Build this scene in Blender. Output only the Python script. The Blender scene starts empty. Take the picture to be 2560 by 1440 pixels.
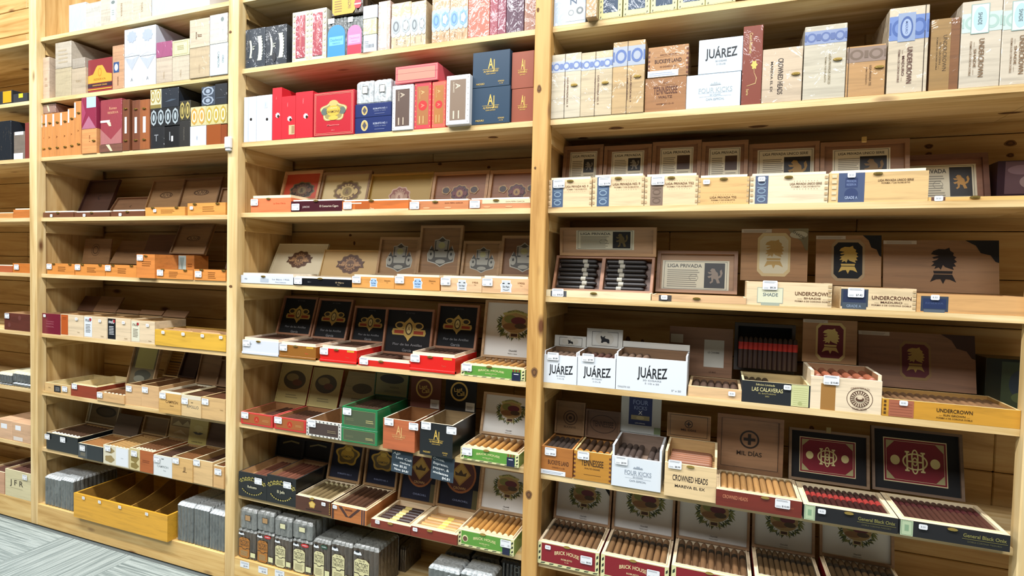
import bpy, math, random
from mathutils import Vector, Matrix
random.seed(7)
SC = bpy.context.scene
COL = SC.collection
# ------------------------------------------------------------------ camera
CAM = Vector((1.97794, -1.78412, 1.38509)); FPX = 1379.54
YAW, PIT, ROL = -0.35876, -0.033586, 0.024965
_f = Vector((math.sin(YAW)*math.cos(PIT), math.cos(YAW)*math.cos(PIT), math.sin(PIT)))
_r0 = Vector((math.cos(YAW), -math.sin(YAW), 0)); _u0 = _r0.cross(_f)
_r = math.cos(ROL)*_r0 + math.sin(ROL)*_u0
_u = -math.sin(ROL)*_r0 + math.cos(ROL)*_u0
cd = bpy.data.cameras.new('camera'); cam = bpy.data.objects.new('camera', cd); COL.objects.link(cam)
cd.sensor_width = 36; cd.lens = FPX/2560*36; cd.clip_start = 0.05
cam.matrix_world = Matrix(((_r.x, _u.x, -_f.x, CAM.x), (_r.y, _u.y, -_f.y, CAM.y), (_r.z, _u.z, -_f.z, CAM.z), (0, 0, 0, 1)))
SC.camera = cam
# ------------------------------------------------------------------ light
SC.view_settings.view_transform = 'Standard'; SC.view_settings.look = 'None'
SC.view_settings.gamma = 1; SC.view_settings.use_curve_mapping = False
SC.view_settings.exposure = -0.04
wd = bpy.data.worlds.new('world'); SC.world = wd; wd.use_nodes = True
wd.node_tree.nodes['Background'].inputs[0].default_value = (1.0, 0.97, 0.93, 1)
wd.node_tree.nodes['Background'].inputs[1].default_value = 0.055
for ly, en, tilt, sy in ((-1.45, 98, 14, .16), (-3.6, 84, 0, 1.3)):          # ceiling strips along the shelves, then added soft fill panels, unseen, to brighten lower fronts
    for lx in (-2.6, -1.1, 0.4, 1.9, 3.4):
        ld = bpy.data.lights.new('ceiling_or_fill_lamp', 'AREA'); ld.shape = 'RECTANGLE'
        ld.size = 1.15; ld.size_y = sy; ld.energy = en; ld.color = (0.97, 0.985, 1.0)
        lo = bpy.data.objects.new('ceiling_or_fill_lamp', ld); COL.objects.link(lo)
        lo.location = (lx, ly, 4.6); lo.rotation_euler = (math.radians(tilt), 0, 0)

# ------------------------------------------------------------------ pixel <-> place
def ray(x, y): return _f + _r*((x-1280)/FPX) - _u*((y-720)/FPX)
def at_x(px, Y, Z):
    """X of the point on the line (., Y, Z) seen at picture column px"""
    a = (px-1280)/FPX; q = _r - a*_f
    return CAM.x - (q.y*(Y-CAM.y) + q.z*(Z-CAM.z))/q.x
def at_z(py, X, Y):
    b = (720-py)/FPX; q = _u - b*_f
    return CAM.z - (q.x*(X-CAM.x) + q.y*(Y-CAM.y))/q.z
CROP = {}
CROP.update(A1=(0, 0, 3.6), A2=(0, 380, 3.6), A3=(0, 740, 3.6), A4=(0, 1040, 3.6))
_s = 1440/370
CROP.update(B1=(560, 0, _s), B2=(940, 0, _s), B3=(560, 370, _s), B4=(940, 370, _s), B5=(560, 720, _s), B6=(940, 720, _s), B7=(560, 1070, _s), B8=(940, 1070, _s))
CROP.update(D1=(1320, 0, 3.6), D2=(1920, 0, 3.6), D3=(1320, 340, 3.6), D4=(1920, 340, 3.6), D5=(1320, 690, 3.6), D6=(1920, 690, 3.6), D7=(1320, 1040, 3.6), D8=(1920, 1040, 3.6))
CROP['P'] = (0, 0, 1)
def cx(k, x): return CROP[k][0] + x/CROP[k][2]
def cy(k, y): return CROP[k][1] + y/CROP[k][2]

# ------------------------------------------------------------------ materials
def lin(h):
    h = h.lstrip('#'); v = [int(h[i:i+2], 16)/255 for i in (0, 2, 4)]
    return [(c/12.92 if c <= .04045 else ((c+.055)/1.055)**2.4) for c in v]
MATS = {}
def nt(name):
    m = bpy.data.materials.new(name); m.use_nodes = True
    return m, m.node_tree.nodes, m.node_tree.links, m.node_tree.nodes['Principled BSDF']
def coords(N, L, scale, rnd=True):
    tc = N.new('ShaderNodeTexCoord'); mp = N.new('ShaderNodeMapping'); mp.inputs['Scale'].default_value = scale
    if rnd:
        oi = N.new('ShaderNodeObjectInfo'); ml = N.new('ShaderNodeMath'); ml.operation = 'MULTIPLY'; ml.inputs[1].default_value = 37.0
        L.new(oi.outputs['Random'], ml.inputs[0]); ad = N.new('ShaderNodeVectorMath'); ad.operation = 'ADD'
        L.new(tc.outputs['Object'], ad.inputs[0]); L.new(ml.outputs[0], ad.inputs[1]); L.new(ad.outputs[0], mp.inputs[0])
    else: L.new(tc.outputs['Object'], mp.inputs[0])
    return mp.outputs[0]
def ramp(N, L, fac, stops):
    r = N.new('ShaderNodeValToRGB'); e = r.color_ramp.elements
    while len(e) < len(stops): e.new(.5)
    for k, (p, c) in enumerate(stops): e[k].position = p; e[k].color = (*c, 1)
    L.new(fac, r.inputs[0]); return r.outputs[0]
def noise(N, L, v, sc, det=3, rough=.6, dist=0):
    n = N.new('ShaderNodeTexNoise'); n.inputs['Scale'].default_value = sc; n.inputs['Detail'].default_value = det
    n.inputs['Roughness'].default_value = rough; n.inputs['Distortion'].default_value = dist; L.new(v, n.inputs['Vector']); return n.outputs['Fac']
def bump(N, L, h, P, st=.3, dist=.002, inp='Normal'):
    b = N.new('ShaderNodeBump'); b.inputs['Strength'].default_value = st; b.inputs['Distance'].default_value = dist
    L.new(h, b.inputs['Height']); L.new(b.outputs[0], P.inputs[inp])
def mixc(N, L, fac, a, b, mode='MIX'):
    m = N.new('ShaderNodeMix'); m.data_type = 'RGBA'; m.blend_type = mode
    for s, v in ((0, fac), (6, a), (7, b)):
        if hasattr(v, 'is_output'): L.new(v, m.inputs[s])
        else: m.inputs[s].default_value = v if s == 0 else (*v, 1)
    return m.outputs[2]
def mat(spec):
    """'p#rrggbb' paper, 'g#' glossy board, 'w#' wood grain along x, 'v#' wood grain along z, 'c#' / 'd#' the same as p / w under cellophane, 'm#' metal, 'k#' dull cloth"""
    if spec in MATS: return MATS[spec]
    kind, c = spec[0], lin(spec[1:7+1])
    m, N, L, P = nt({'p': 'printed paper ', 'g': 'glossy board ', 'w': 'box wood ', 'v': 'box wood upright ', 'c': 'wrapped board ', 'd': 'wrapped wood ', 'm': 'metal ', 'k': 'matte '}[kind]+spec[1:])
    MATS[spec] = m; c = [x*(.86 if kind in 'wv' else .66 if kind in 'cd' else .76) for x in c]
    P.inputs['Base Color'].default_value = (*c, 1); P.inputs['Roughness'].default_value = .5
    if kind in 'wvd':
        sc = (2.2, 14, 30) if kind != 'v' else (30, 14, 2.2)
        v = coords(N, L, sc); n = noise(N, L, v, 2.2, 4, .62, .6)
        col = ramp(N, L, n, [(.25, [x*.72 for x in c]), (.5, c), (.8, [min(1, x*1.12) for x in c])])
        L.new(col, P.inputs['Base Color']); P.inputs['Roughness'].default_value = .48
        bump(N, L, n, P, .12, .001)
    if kind == 'p': P.inputs['Roughness'].default_value = .45
    if kind == 'g': P.inputs['Roughness'].default_value = .3; P.inputs['Coat Weight'].default_value = .12; P.inputs['Coat Roughness'].default_value = .12
    if kind in 'cd':
        P.inputs['Coat Weight'].default_value = 1; P.inputs['Coat Roughness'].default_value = .1; P.inputs['Coat IOR'].default_value = 1.6
        v2 = coords(N, L, (1, 1, .55)); n2 = noise(N, L, v2, 26, 3, .55, 1.2)
        bump(N, L, n2, P, .9, .006, 'Coat Normal')
    if kind == 'm': P.inputs['Metallic'].default_value = .85; P.inputs['Roughness'].default_value = .3
    if kind == 'k': P.inputs['Roughness'].default_value = .85
    return m
def pine(name, axis, tone=(1, 1, 1), knots=True):
    m, N, L, P = nt(name)
    s = {'x': (.9, 13, 13), 'z': (13, 13, .9), 'y': (13, .9, 13)}[axis]
    v = coords(N, L, s); n = noise(N, L, v, 1.6, 5, .6, 1.0)
    a, b, c = lin('#b5965f'), lin('#d7be90'), lin('#e6d6b0')
    T = lambda q: [x*t for x, t in zip(q, tone)]
    col = ramp(N, L, n, [(.3, T(a)), (.5, T(b)), (.7, T(c))])
    v3 = coords(N, L, (1.1, 1.1, 1.1)); n3 = noise(N, L, v3, 2.5, 2)
    col = mixc(N, L, .28, col, ramp(N, L, n3, [(.35, [.62, .46, .26]), (.7, [1, .95, .85])]), 'MULTIPLY')
    if knots:
        ks = {'x': (3.2, 9, 9), 'z': (9, 9, 3.2), 'y': (9, 3.2, 9)}[axis]
        vk = coords(N, L, ks); vo = N.new('ShaderNodeTexVoronoi'); vo.inputs['Scale'].default_value = .9; vo.inputs['Randomness'].default_value = 1; L.new(vk, vo.inputs['Vector'])
        kf = ramp(N, L, vo.outputs['Distance'], [(.05, [1, 1, 1]), (.13, [0, 0, 0])])
        col = mixc(N, L, kf, col, T(lin('#6b4526')))
    L.new(col, P.inputs['Base Color']); P.inputs['Roughness'].default_value = .55
    bump(N, L, n, P, .18, .002)
    return m
PINE_X = pine('pine shelf board', 'x', (.96, .93, .84)); PINE_Z = pine('pale pine post', 'z', (.93, .9, .79)); PINE_ZY = pine('amber pine post', 'z', (.76, .57, .31)); PINE_Y = pine('pine cleat', 'y', (.92, .84, .66), False)
PLANK = pine('pine wall plank', 'x', (.76, .65, .45)); PANEL = pine('plywood side panel', 'z', (.8, .71, .54), False)
KICK = pine('pine kick board', 'x', (.9, .78, .52))
def leafmat():
    m, N, L, P = nt('cigar leaf'); v = coords(N, L, (30, 3, 30)); n = noise(N, L, v, 3, 4, .6, .5)
    oi = N.new('ShaderNodeObjectInfo')
    cc = N.new('ShaderNodeVectorMath'); cc.operation = 'MULTIPLY'
    L.new(oi.outputs['Color'], cc.inputs[0])
    rr = N.new('ShaderNodeMapRange'); rr.inputs['To Min'].default_value = .55; rr.inputs['To Max'].default_value = 1.35; L.new(n, rr.inputs[0])
    L.new(rr.outputs[0], cc.inputs[1]); L.new(cc.outputs[0], P.inputs['Base Color'])
    P.inputs['Roughness'].default_value = .45; bump(N, L, n, P, .2, .001); return m
LEAF = leafmat()
def wrapmat(name, base, coatb=.8, sc=40):
    m, N, L, P = nt(name); v = coords(N, L, (1, 1, .5)); n = noise(N, L, v, sc, 4, .6, 1.5)
    L.new(ramp(N, L, n, [(.3, [x*.6 for x in base]), (.7, [min(1, x*1.35) for x in base])]), P.inputs['Base Color'])
    P.inputs['Roughness'].default_value = .35; P.inputs['Coat Weight'].default_value = 1; P.inputs['Coat Roughness'].default_value = .08
    bump(N, L, n, P, coatb, .006, 'Coat Normal'); bump(N, L, n, P, .5, .003); return m
WRAP_GREY = wrapmat('grey cellophane bundle', lin('#565a58')); WRAP_BROWN = wrapmat('cellophane over brown leaf', lin('#42362a')); WRAP_DARK = wrapmat('dark glossy wrap', lin('#1d2022'))
FOIL = wrapmat('silver foil', lin('#aeb3b4'), 1.0, 60); FOIL_TOP = wrapmat('silver foil crown', lin('#6e706c'), 1.0, 55)
def carpet(ang):
    m, N, L, P = nt('striped carpet tile'); tc = N.new('ShaderNodeTexCoord'); mp = N.new('ShaderNodeMapping'); L.new(tc.outputs['Object'], mp.inputs[0])
    mp.inputs['Scale'].default_value = (2.5, 105, 1) if ang == 0 else (105, 2.5, 1)
    n = noise(N, L, mp.outputs[0], 1.0, 3, .7, .15)
    mp2 = N.new('ShaderNodeMapping'); L.new(tc.outputs['Object'], mp2.inputs[0]); n2 = noise(N, L, mp2.outputs[0], 260, 2)
    col = ramp(N, L, n, [(.3, lin('#5d6866')), (.47, lin('#7f8a87')), (.58, lin('#a3aca8')), (.72, lin('#828e8d'))])
    col = mixc(N, L, .45, col, ramp(N, L, n2, [(.3, [.6, .6, .6]), (.7, [1, 1, 1])]), 'MULTIPLY')
    L.new(col, P.inputs['Base Color']); P.inputs['Roughness'].default_value = .95; bump(N, L, n2, P, .5, .003); return m

# ------------------------------------------------------------------ mesh helpers
class MB:
    def __init__(s): s.v = []; s.f = []; s.m = []; s.ms = []
    def mi(s, m):
        if m not in s.ms: s.ms.append(m)
        return s.ms.index(m)
    def poly(s, pts, m):
        i = len(s.v); s.v += [tuple(p) for p in pts]; s.f.append(tuple(range(i, i+len(pts)))); s.m.append(s.mi(m))
    def box(s, x0, x1, y0, y1, z0, z1, m, mats=None):
        i = len(s.v); s.v += [(x, y, z) for z in (z0, z1) for y in (y0, y1) for x in (x0, x1)]
        F = [(0, 4, 6, 2), (1, 3, 7, 5), (0, 1, 5, 4), (2, 6, 7, 3), (0, 2, 3, 1), (4, 5, 7, 6)]
        for k, f in enumerate(F):
            s.f.append(tuple(i+q for q in f)); s.m.append(s.mi((mats or {}).get(k, m)))
    def cbox(s, x0, x1, y0, y1, z0, z1, m, c=.0012):
        """box with chamfered edges"""
        i = len(s.v); P = {}
        for a, x in enumerate((x0, x1)):
            for b, y in enumerate((y0, y1)):
                for g, z in enumerate((z0, z1)):
                    sx, sy, sz = (c if a == 0 else -c), (c if b == 0 else -c), (c if g == 0 else -c)
                    P[a, b, g, 0] = len(s.v); s.v.append((x, y+sy, z+sz))
                    P[a, b, g, 1] = len(s.v); s.v.append((x+sx, y, z+sz))
                    P[a, b, g, 2] = len(s.v); s.v.append((x+sx, y+sy, z))
        def add(f): s.f.append(tuple(f)); s.m.append(s.mi(m))
        for a in (0, 1):
            q = [P[a, 0, 0, 0], P[a, 0, 1, 0], P[a, 1, 1, 0], P[a, 1, 0, 0]]; add(q if a == 0 else q[::-1])
            q = [P[0, a, 0, 1], P[1, a, 0, 1], P[1, a, 1, 1], P[0, a, 1, 1]]; add(q if a == 0 else q[::-1])
            q = [P[0, 0, a, 2], P[0, 1, a, 2], P[1, 1, a, 2], P[1, 0, a, 2]]; add(q if a == 0 else q[::-1])
        for a in (0, 1):
            for b in (0, 1):
                add([P[a, b, 0, 0], P[a, b, 0, 1], P[a, b, 1, 1], P[a, b, 1, 0]])
                add([P[a, 0, b, 0], P[a, 0, b, 2], P[a, 1, b, 2], P[a, 1, b, 0]])
                add([P[0, a, b, 1], P[0, a, b, 2], P[1, a, b, 2], P[1, a, b, 1]])
                for g in (0, 1): add([P[a, b, g, 0], P[a, b, g, 1], P[a, b, g, 2]])
    def mesh(s, name):
        me = bpy.data.meshes.new(name); me.from_pydata(s.v, [], s.f)
        for m in s.ms: me.materials.append(m)
        me.polygons.foreach_set('material_index', s.m); me.update(); return me
    def obj(s, name, parent=None, loc=(0, 0, 0), rot=(0, 0, 0), fix=True):
        me = s.mesh(name)
        if fix:
            import bmesh
            bm = bmesh.new(); bm.from_mesh(me); bmesh.ops.recalc_face_normals(bm, faces=bm.faces); bm.to_mesh(me); bm.free()
        return link(name, me, parent, loc, rot)
def link(name, me, parent=None, loc=(0, 0, 0), rot=(0, 0, 0)):
    o = bpy.data.objects.new(name, me); COL.objects.link(o); o.parent = parent; o.location = loc; o.rotation_euler = rot; return o
def tagp(o, label, cat, group=None):
    o['label'] = label; o['category'] = cat
    if group: o['group'] = group
    return o
def struct(o): o['kind'] = 'structure'; return o
TXT = {}
def txt(s):
    if s not in TXT:
        c = bpy.data.curves.new('t', 'FONT'); c.body = s; c.resolution_u = 3; c.offset = .014; c.align_x = 'CENTER'
        o = bpy.data.objects.new('t', c); me = bpy.data.meshes.new_from_object(o)
        vs = [(v.co.x, v.co.y) for v in me.vertices]; fs = [tuple(p.vertices) for p in me.polygons]
        bpy.data.objects.remove(o); bpy.data.meshes.remove(me); bpy.data.curves.remove(c)
        xs = [v[0] for v in vs]; xm = (min(xs)+max(xs))/2; wd_ = max(xs)-min(xs)
        TXT[s] = ([((x-xm)/.7, (y-.35)/.7) for x, y in vs], fs, wd_/.7)
    return TXT[s]
class Dec:
    """flat print on a face of width w and height h; local origin at the bottom centre of the face, facing -y"""
    def __init__(s, w, h): s.w, s.h, s.b, s.l = w, h, MB(), 0
    def y(s): s.l += 1; return -(.0003+.00008*s.l)
    def P(s, u, v): return ((u-.5)*s.w, v*s.h)
    def pts(s, pts, c, y=None):
        y = s.y() if y is None else y
        s.b.poly([(x, y, z) for x, z in pts], mat(c) if isinstance(c, str) else c); return s
    def rect(s, u0, v0, u1, v1, c, y=None):
        a = s.P(u0, v0); b = s.P(u1, v1); return s.pts([a, (b[0], a[1]), b, (a[0], b[1])], c, y)
    def frame(s, u0, v0, u1, v1, t, c):
        y = s.y(); tx, tz = t/s.w, t/s.h
        s.rect(u0, v0, u1, v0+tz, c, y); s.rect(u0, v1-tz, u1, v1, c, y); s.rect(u0, v0+tz, u0+tx, v1-tz, c, y); s.rect(u1-tx, v0+tz, u1, v1-tz, c, y); return s
    def ell(s, u, v, a, b, c, n=28, lobes=0, amp=.1, ph=0):
        """ellipse with half axes a, b in metres"""
        x, z = s.P(u, v); q = []
        if lobes: n = max(n, lobes*8)
        for k in range(n):
            t = 2*math.pi*k/n; r = 1+(amp*math.cos(lobes*t+ph) if lobes else 0)
            q.append((x+a*r*math.cos(t), z+b*r*math.sin(t)))
        return s.pts(q, c)
    def ring(s, u, v, a, b, t, c, n=32):
        x, z = s.P(u, v); y = s.y(); m = mat(c)
        for k in range(n):
            t0, t1 = 2*math.pi*k/n, 2*math.pi*(k+1)/n
            s.b.poly([(x+(a-q)*math.cos(w), y, z+(b-q)*math.sin(w)) for w, q in ((t0, 0), (t1, 0), (t1, t), (t0, t))], m)
        return s
    def shape(s, u, v, sc, pts, c, sx=1):
        x, z = s.P(u, v); return s.pts([(x+p*sc*sx, z+q*sc) for p, q in pts], c)
    def lines(s, u0, v0, u1, v1, n, c, fill=.45, ragged=.15):
        y = s.y(); hh = (v1-v0)/n
        for k in range(n):
            e = u1-random.random()*ragged*(u1-u0); s.rect(u0, v0+hh*k, e, v0+hh*(k+fill), c, y)
        return s
    def bars(s, u0, v0, u1, v1, n, c):
        y = s.y(); ww = (u1-u0)/n
        for k in range(n): s.rect(u0+ww*k, v0, u0+ww*(k+random.choice((.3, .5, .7))), v1, c, y)
        return s
    def text(s, t, u, v, h, c, w=None, rot=0, arc=0):
        """h: letter height in metres; w: total width in metres"""
        vs, fs, tw = txt(t); x, z = s.P(u, v); y = s.y(); i = len(s.b.v); sx = h if w is None else w/tw
        ca, sa = math.cos(math.radians(rot)), math.sin(math.radians(rot))
        for p, q in vs:
            a, b = p*sx, q*h
            if arc: b += arc*h*(1-(2*p/max(tw, .01))**2)
            s.b.v.append((x+a*ca-b*sa, y, z+a*sa+b*ca))
        m = s.b.mi(mat(c))
        for f in fs: s.b.f.append(tuple(i+k for k in f)); s.b.m.append(m)
        return s
    def obj(s, name, parent, loc=(0, 0, 0), rot=(0, 0, 0)):
        """marks that stand well apart become parts of their own"""
        B = s.b; n = len(B.f); gap = .04*max(s.w, s.h); cl = []
        for k, f in enumerate(B.f):
            xs = [B.v[i][0] for i in f]; zs = [B.v[i][2] for i in f]; q = [min(xs)-gap, max(xs)+gap, min(zs)-gap, max(zs)+gap, [k]]
            rest = []
            for c in cl:
                if c[0] < q[1] and c[1] > q[0] and c[2] < q[3] and c[3] > q[2]: q = [min(q[0], c[0]), max(q[1], c[1]), min(q[2], c[2]), max(q[3], c[3]), c[4]+q[4]]
                else: rest.append(c)
            cl = rest+[q]
        if len(cl) == 1: return B.obj(name, parent, loc, rot, fix=False)
        o = None
        for c in cl:
            b = MB()
            for k in sorted(c[4]): b.poly([B.v[i] for i in B.f[k]], B.ms[B.m[k]])
            o = b.obj(name, parent, loc, rot, fix=False)
        return o
# ------------------------------------------------------------------ structure
W = 0.05634; X1, X2, X3, X4 = -1.3412, 0.0, 1.3679, 2.7268; YS = 0.0213; YB = 0.344; TH = 0.019; PD = 0.045
Z2 = [2.4986, 2.1902, 1.8965, 1.5903, 1.3029, .9955, .6949, .4016, .1124]
Z3 = [2.5, 2.2041, 1.8952, 1.598, 1.2991, .9957, .6935, .3822, .1124]
Z4 = [2.5, 2.2045, 1.8953, 1.5991, 1.2966, 1.0012, .6849, .3759, .1124]
ZR = {1: Z2, 2: Z2, 3: Z3, 4: Z4}
X0_ = -2.682
BAYX = {1: (X0_+W, X1), 2: (X1+W, X2), 3: (X2+W, X3), 4: (X3+W, X4)}
fl = MB(); fl.box(-3.6, 4.6, -3.6, .4, -.08, -.006, mat('k#5f6664')); floor = struct(fl.obj('floor'))
ce = MB(); ce.box(-3.6, 4.6, -3.6, .4, 4.75, 4.85, mat('k#e8e6df')); struct(ce.obj('ceiling'))
CT = [carpet(0), carpet(math.pi/2)]; TS = .5
for k in (0, 1):
    t = MB(); t.box(-TS/2+.0006, TS/2-.0006, -TS/2+.0006, TS/2-.0006, -.006, 0, CT[k]); tm = t.mesh('carpet_tile')
    for i in range(-7, 9):
        for j in range(-6, 1):
            if (i+j) % 2 == k:
                x, y = .22+i*TS, -.02-TS/2+j*TS+TS
                if y > .1: continue
                link('carpet_tile', tm, floor, (x, y, 0))
wl = MB(); wl.box(-3.6, 4.6, YB+.016,   .45, 0, 4.75, mat('k#5a4630')); wall = struct(wl.obj('wall_back'))
PHT = .15; z = .04-PHT
while z < 3.0:
    z += PHT
    xa = -3.6
    while xa < 4.6:
        ln = random.choice((1.6, 2.2, 2.8, 3.2)); xb = min(4.6, xa+ln)
        b = MB(); b.cbox(xa+.0006, xb-.0006, YB, YB+.015, z+.0012, min(3.3, z+PHT)-.0012, PLANK, .003); p_ = b.obj('plank', wall); xa = xb
unit = bpy.data.objects.new('shelving_unit', None); COL.objects.link(unit); unit.location = (0, 0, 0)
tagp(unit, 'tall built-in pine shelving with square posts, open boards and plank backing', 'shelving')
for px in (X0_, X1, X2, X3, X4):
    b = MB(); b.cbox(px, px+W, 0, PD, 0, 3.28, PINE_ZY if px == X3 else PINE_Z, .003); b.obj('post', unit)
    if px == X4: continue
    b = MB(); b.box(px+.019, px+W-.019, PD, YB-.0005, 0, 3.28, PANEL); b.obj('side_panel', unit)
ZR[5] = Z4
for bay, (a, c) in list(BAYX.items())+[(5, (X4+W, 4.2))]:
    for r, zz in enumerate(ZR[bay]):
        b = MB(); e = .0185; eL = .0275 if bay == 5 else e; eR = .0275 if bay == 4 else e
        top = [(a+.0005, YS), (c-.0005, YS), (c-.0005, PD+.001), (c+eR, PD+.001), (c+eR, YB-.001), (a-eL, YB-.001), (a-eL, PD+.001), (a+.0005, PD+.001)]
        i = len(b.v); n = len(top); b.v += [(x, y, zz-TH) for x, y in top]+[(x, y, zz) for x, y in top]
        b.f.append(tuple(range(n-1, -1, -1))); b.f.append(tuple(range(n, 2*n))); b.m += [b.mi(PINE_X)]*2
        for q in range(n): b.f.append((q, (q+1) % n, n+(q+1) % n, n+q)); b.m.append(0)
        b.obj('shelf', unit)
        if r < 8:
            for x0, x1 in (((a-.0185, a-.0005),) if bay != 5 else ())+(((c+.0005, c+.0185),) if bay < 4 else ()):
                g = MB(); g.box(x0, x1, PD+.0005, YB-.02, zz-TH-.058, zz-TH-.0003, PINE_Y); g.obj('cleat', unit)
    g = MB(); g.cbox(a+.0005, c-.0005, .001, .02, .0005, .1120, KICK, .002); g.obj('kick_board', unit)

# ------------------------------------------------------------------ box builders
REG = {1: [], 2: [], 3: [], 4: []}
class Hd: pass
def place(k, bay, row, xl, xr, yt, d, off, zb):
    z0 = ZR[bay][row] + .0004 if zb is None else zb + .0004
    Y = YS+off; d = min(d, YB-.002-Y)
    x0 = at_x(cx(k, xl), Y, z0); x1 = at_x(cx(k, xr), Y, z0)
    z1 = at_z(cy(k, yt), x0, Y)
    if row > 0: z1 = min(z1, ZR[bay][row-1]-TH-.003)
    a, c = BAYX[bay]
    if Y < PD: x0 = max(x0, a+.001); x1 = min(x1, c-.001)
    else: x0 = max(x0, a-.017); x1 = min(x1, c+(.017 if bay < 4 else .5))
    for q in REG[bay]:
        if q.z1 > z0+.001 and q.z0 < z1-.001 and q.Y < Y+d-.0005 and q.Y+q.d > Y+.0005 and q.x1 > x0 and q.x0 < x1:
            if (q.x0+q.x1) < (x0+x1):
                if q.x1-x0 > .012: print('SHIFT', bay, row, xl, xr, round(q.x1-x0, 3))
                x0 = q.x1+.0005
            else:
                if x1-q.x0 > .012: print('SHIFTR', bay, row, xl, xr, round(x1-q.x0, 3))
                x1 = q.x0-.0005
    h = Hd(); h.x0, h.x1, h.z0, h.z1, h.Y, h.d, h.bay, h.row = x0, x1, z0, z1, Y, d, bay, row
    h.w = x1-x0; h.h = z1-z0; h.xc = (x0+x1)/2; h.lx = 0
    if h.w < .008 or h.h < .006: print('SMALL', bay, row, xl, xr, yt, round(h.w, 3), round(h.h, 3))
    REG[bay].append(h); return h
def tags(h, tg, par, w=None, hh=None, y=0):
    for t in tg or ():
        u, v = t[0], t[1]; s = t[2] if len(t) > 2 else 'L'; pr = t[3] if len(t) > 3 else None
        tw, th = {'L': (.04, .027), 'S': (.02, .014), 'W': (.07, .017)}[s]
        D = Dec(tw, th); q = .0022
        D.pts([(-tw/2+q, 0), (tw/2-q, 0), (tw/2, q), (tw/2, th-q), (tw/2-q, th), (-tw/2+q, th), (-tw/2, th-q), (-tw/2, q)], 'p#f2f4f6')
        if s == 'L':
            D.lines(.1, .74, .9, .94, 2, 'p#8f959c'); D.lines(.08, .12, .4, .3, 2, 'p#aab0b6')
            if pr: D.text(pr, .7, .25, .005, 'p#3a3d42')
            else: D.bars(.68, .14, .9, .4, 5, 'p#9aa0a6')
        elif s == 'W': D.lines(.05, .2, .95, .85, 3, 'p#8f959c')
        else: D.text(pr or '8.50', .5, .5, .0045, 'p#8a8f95')
        D.obj('price_tag', par, ((u-.5)*(w or h.w), y-.0032, v*(hh or h.h)-th/2))
def claspo(h, cl, par):
    for u, v in cl or ():
        b = MB(); x, zz = (u-.5)*h.w, v*h.h
        for k in range(2):
            s = .009 if k == 0 else .004; q = [(x+s*1.3*math.cos(t*math.pi/5), -.0034-.001*k, zz+s*.45*math.sin(t*math.pi/5)) for t in range(10)]
            b.poly(q, mat('m#d9b867')); n = len(q)
            for j in range(n): b.poly([q[j], (q[j][0], 0, q[j][2]), (q[(j+1) % n][0], 0, q[(j+1) % n][2]), q[(j+1) % n]], mat('m#c9a24f'))
        b.obj('clasp', par)
def root(name, h, label, cat, group):
    o = bpy.data.objects.new(name, None); COL.objects.link(o); o.empty_display_size = .05
    o.location = (h.xc, h.Y, h.z0); return tagp(o, label, cat, group)
def box(k, bay, row, xl, xr, yt, d, m, label, dec=None, name='cigar_box', cat='cigar box', group=None, off=.003, zb=None, tag=None, clasp=None, seam=None, side=None):
    """a closed box standing or lying on its shelf"""
    h = place(k, bay, row, xl, xr, yt, d, off, zb)
    b = MB(); M_ = mat(m) if isinstance(m, str) else m
    b.cbox(-h.w/2, h.w/2, 0, h.d, 0, h.h, M_, .0014)
    if not (dec or tag or clasp or seam):
        o = b.obj(name, None, (h.xc, h.Y, h.z0)); tagp(o, label, cat, group); h.o = o; return h
    o = h.o = root(name, h, label, cat, group); b.obj('body', o)
    if seam:   # the joint between lid and tray
        g = MB(); g.box(*( (-h.w/2-.0006, h.w/2+.0006, -.0006, h.d*.98, h.h*seam-.0008, h.h*seam+.0008) if seam > 0 else (h.w*(-seam-.5)-.0008, h.w*(-seam-.5)+.0008, -.0006, h.d*.98, -.0001, h.h+.0006)), mat('k#3a2a1a')); g.obj('lid_joint', o)
    if dec:
        D = Dec(h.w, h.h); dec(D); D.obj('printed_front', o)
    tags(h, tag, o); claspo(h, clasp, o)
    return h
NCIG = [0]; CM = {}
def cigar_mesh(L, r, q=10):
    key = (round(L, 3), round(r, 4))
    if key in CM: return CM[key]
    b = MB(); prof = [(0, r*.93), (.002, r), (L*.5, r*1.01), (L-.012, r), (L-.004, r*.75), (L, r*.2)]
    for y, rr in prof: b.v += [(rr*math.cos(2*math.pi*t/q), y, rr*math.sin(2*math.pi*t/q)) for t in range(q)]
    for a in range(len(prof)-1):
        for t in range(q): b.f.append((a*q+t, a*q+(t+1) % q, (a+1)*q+(t+1) % q, (a+1)*q+t)); b.m.append(b.mi(LEAF))
    b.f.append(tuple(range(q))[::-1]); b.m.append(0); b.f.append(tuple((len(prof)-1)*q+t for t in range(q))); b.m.append(0)
    me = b.mesh('cigar'); me.polygons.foreach_set('use_smooth', [True]*len(me.polygons)); CM[key] = me; return me
def band_mesh(L, r, pos, wd_, m, q=10):
    key = (round(L, 3), round(r, 4), round(pos, 3), round(wd_, 3), m)
    if key in CM: return CM[key]
    b = MB()
    for y in (pos*L, pos*L+wd_): b.v += [(r*1.035*math.cos(2*math.pi*t/q), y, r*1.035*math.sin(2*math.pi*t/q)) for t in range(q)]
    for t in range(q): b.f.append((t, (t+1) % q, q+(t+1) % q, q+t)); b.m.append(b.mi(mat(m)))
    me = b.mesh('band'); CM[key] = me; return me
STUFF = []
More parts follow.
